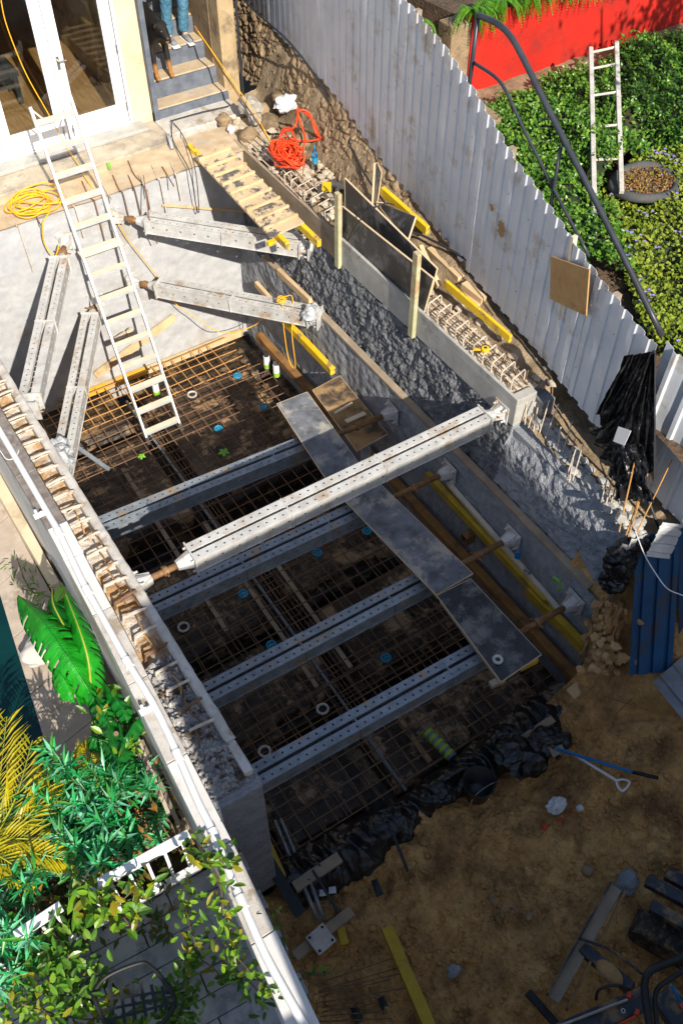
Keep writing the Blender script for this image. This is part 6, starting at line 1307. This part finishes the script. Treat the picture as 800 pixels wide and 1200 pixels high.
for i, (u, v, r_) in enumerate(((531, 1139, .055), (735, 1035, .10), (575, 1052, .03), (620, 1075, .03), (688, 1020, .05))): b = MB(); b.rock(Z(u, v, -2.34), r_, (1.2, 1, .7), sub=3); solo('stone', b, M['shotcrete'] if i < 2 else M['soil2'] if 'soil2' in M else M['stone'], ['grey stone lump right of the yellow timber on the soil', 'large grey concrete lump at the top of the long blade', 'small clod above the silver hoop', 'small clod right of the silver hoop', 'brown clod above the long blade'][i], 'stone', smooth=True)
for i, (u, v) in enumerate(((440, 1042), (416, 1190), (744, 935), (448, 1180))): solo('rubber_scrap', MB().slab([Z(u-6, v-9, -2.36), Z(u+1, v-12, -2.34), Z(u+9, v+6, -2.36), Z(u+1, v+10, -2.36)], .02), M['blackmatt'], ['flat black rubber scrap right of the pit corner', 'black scrap at the bottom edge by the wall', 'black scrap on the soil right of the bag', 'black scrap by the lower end of the yellow timber'][i], 'scrap')
for i in range(9):
    a = Z(360+rnd.uniform(-8, 12), 1158+i*5, -2.34); b_ = Z(450+rnd.uniform(-15, 30), 1122+i*9, -2.34); solo('rebar', MB().tube([a, b_], .005, 5), M['rebardark'], 'thin dark bar lying on the soil beside the foot of the wall', 'rebar', 'thin bars on the soil by the wall')
# clods and pebbles
b = MB()
for i in range(4200):
    u = rnd.uniform(340, 800); v = rnd.uniform(820, 1200); p = Z(u, v, -2.2); z_ = soilz(p.x, p.y); p = Z(u, v, z_)
    if p.y > 2.6 and p.x < 4.7: continue
    b.rock((p.x, p.y, soilz(p.x, p.y)+.002), abs(rnd.gauss(.002, .011))+.004+(.02 if rnd.random() < .02 else 0), (1, 1, .7), sub=1)
lab(obj('soil_clods', b, M['soil'], smooth=True), 'loose clods and pebbles scattered over the excavated soil', 'clods', kind='stuff')
g = MB()
ea, eb, ec, ed = Z(706, 700, -.75), Z(735, 715, -.75), Z(712, 788, -1.62), Z(676, 772, -1.62)
def eg(u, v):
    p = lerp(lerp(ea, eb, u), lerp(ed, ec, u), v); return p+Vector((-.5, -.3, .6))*(.12*math.sin(math.pi*u)-.05+.16*fb((u*3, v*4, 1), 1, 5)+.08*abs(noise.noise(Vector((u*6, v*8, 4)))))
g.grid(eg, 60, 70)
for i in range(130):
    p = Z(rnd.gauss(708, 12), rnd.uniform(705, 795), -.95-.6*rnd.random()); g.rock(p+Vector((0, 0, .05)), rnd.uniform(.012, .06), (1, 1, .7), sub=1)
solo('earth_bank', g, M['soilbright'], 'crumbling orange sand at the broken end of the right wall', 'earth bank', smooth=False)
# ================================================================ MINI EXCAVATOR (partly in the frame, bottom right)
ex = thing('mini_excavator', Z(780, 1180, -2.3), 'muddy dark mini excavator partly cut off by the bottom right corner', 'excavator')
A, B = Z(722, 1040, -2.05), Z(648, 1172, -2.05); d = (B-A).normalized(); s_ = d.cross(Vector((0, 0, 1)))
obj('dozer_blade', MB().slab([A-s_*.05, A+s_*.05, B+s_*.05, B-s_*.05], .03), M['greypine'], ex, bevel=.004)
obj('blade_edge', MB().bar(A+s_*.055+Vector((0, 0, .01)), B+s_*.055+Vector((0, 0, .01)), .018, .07), M['machine'], ex, bevel=.003); obj('blade_edge', MB().bar(A-s_*.075, B-s_*.12, .02, .08), M['brownrot'], ex)
def track(a, b_, w, nl):
    a = Vector(a); b_ = Vector(b_); d = (b_-a).normalized(); s_ = d.cross(Vector((0, 0, 1))).normalized(); L = (b_-a).length; r_ = .13; pts = []
    for k in range(9): an = math.pi/2+k*math.pi/8; pts.append((math.cos(an)*r_, math.sin(an)*r_))
    for k in range(9): an = -math.pi/2+k*math.pi/8; pts.append((L+math.cos(an)*r_, math.sin(an)*r_))
    mb = MB(); n = len(pts); c = a
    for sg_ in (-1, 1):
        for (x, z) in pts: mb.v.append(tuple(c+d*x+s_*sg_*w/2+Vector((0, 0, z))))
    mb.f += [tuple(range(n)), tuple(range(n, 2*n))[::-1]]+[(i, n+i, n+(i+1) % n, (i+1) % n) for i in range(n)]
    tk = obj('track', mb, M['track'], ex)
    for k in range(nl):
        p = c+d*(L*k/nl)+Vector((0, 0, r_+.012)); mb = MB(); mb.bar(p-s_*w/2, p-s_*.02+d*.03, .035, .026); mb.bar(p+s_*w/2, p+s_*.02+d*.03, .035, .026); obj('track_lug', mb, M['track'], tk, bevel=.004)
    for k in range(4): p = c+d*(L*(k+.5)/4); obj('roller', MB().tube([p-s_*(w/2+.02), p+s_*(w/2+.02)], .06, 12), M['machine'], tk)
track(Z(758, 1090, -2.2), Z(900, 1170, -2.2), .22, 14)
for i, (a, b_) in enumerate((((757, 1032), (812, 1062)), ((780, 1024), (830, 1052)), ((762, 1062), (815, 1092)))): obj('frame_beam', MB().bar(Z(*a, -1.98), Z(*b_, -1.98), .10, .08), M['machine'], ex, bevel=.008)
# bucket arm with mud filled cylinder
a, b_ = Z(682, 1112, -2.08), Z(740, 1160, -1.95); obj('arm', MB().bar(a, b_, .10, .09), M['machine'], ex, bevel=.01)
mc = MB(); mc.grid(lambda u, v: lerp(Z(698, 1130, -1.98), Z(730, 1152, -1.92), u)+(Vector((.06*math.cos(v*math.pi), .05*math.cos(v*math.pi), .05*math.sin(v*math.pi))))*(math.sin(math.pi*min(1, max(0.001, u)))**.4+.05*fb((u*6, v*6, 1), 1)), 24, 16); obj('mud_cake', mc, M['soilbright'], ex, smooth=True)
a, b_ = Z(655, 1215, -1.75), Z(762, 1168, -1.75); obj('boom', MB().bar(a, b_, .16, .12), M['machine'], ex, bevel=.012)
em = Z(730, 1185, -1.685); obj('round_emblem', MB().tube([em+Vector((math.cos(a_)*.014, math.sin(a_)*.014, 0)) for a_ in [k*math.pi/8 for k in range(16)]], .003, 5, closed=True), M['white'], ex)
for p_ in ((736, 1170), (745, 1190)): c = Z(*p_, -1.66); obj('red_cap', MB().tube([c, c+Vector((.035, .02, 0))], .018, 10), M['redcap'], ex)
for p_, q_ in (((735, 1172), (650, 1205)), ((744, 1192), (700, 1215))): obj('hydraulic_ram', MB().tube([Z(*p_, -1.66), Z(*q_, -1.66)], .012, 8), M['chrome'] if p_[0] < 740 else M['redcap'], ex)
obj('hose', MB().tube(path([Z(698, 1172, -1.8), Z(702, 1160, -1.7), Z(722, 1155, -1.65), Z(738, 1160, -1.7)], 6), .012, 8), M['hose'], ex, smooth=True)
obj('cab_frame', MB().tube(path([Z(762, 1210, -1.3), Z(755, 1160, -1.25), Z(760, 1140, -1.2), Z(775, 1132, -1.2), Z(800, 1122, -1.2), Z(830, 1108, -1.2)], 6), .028, 10), M['blackmatt'], ex, smooth=True)
obj('cab_frame', MB().tube(path([Z(770, 1210, -1.3), Z(768, 1165, -1.25), Z(785, 1148, -1.2), Z(815, 1130, -1.2)], 6), .018, 10), M['blackmatt'], ex, smooth=True)
obj('seat', MB().box(Z(790, 1185, -1.75), (.22, .3, .12)), M['machine'], ex, bevel=.02); obj('hose', MB().tube(path([Z(678, 1100, -2.0), Z(712, 1112, -1.95), Z(735, 1128, -1.95), Z(752, 1142, -1.9)], 5), .012, 8), M['machine'], ex, smooth=True)
obj('sticker', MB().box(Z(798, 1180, -1.45), (.03, .03, .05)), M['redcap'], ex)
obj('control_lever', MB().tube([Z(786, 1155, -1.4), Z(800, 1180, -1.6)], .012, 8), M['bluehandle'], ex)
solo('timber_beam', MB().bar(Z(618, 1163, -2.28), Z(655, 1205, -2.28), .06, .05), M['blackmatt'], 'short black steel bar at the bottom edge left of the excavator', 'steel bar', bevel=.003)
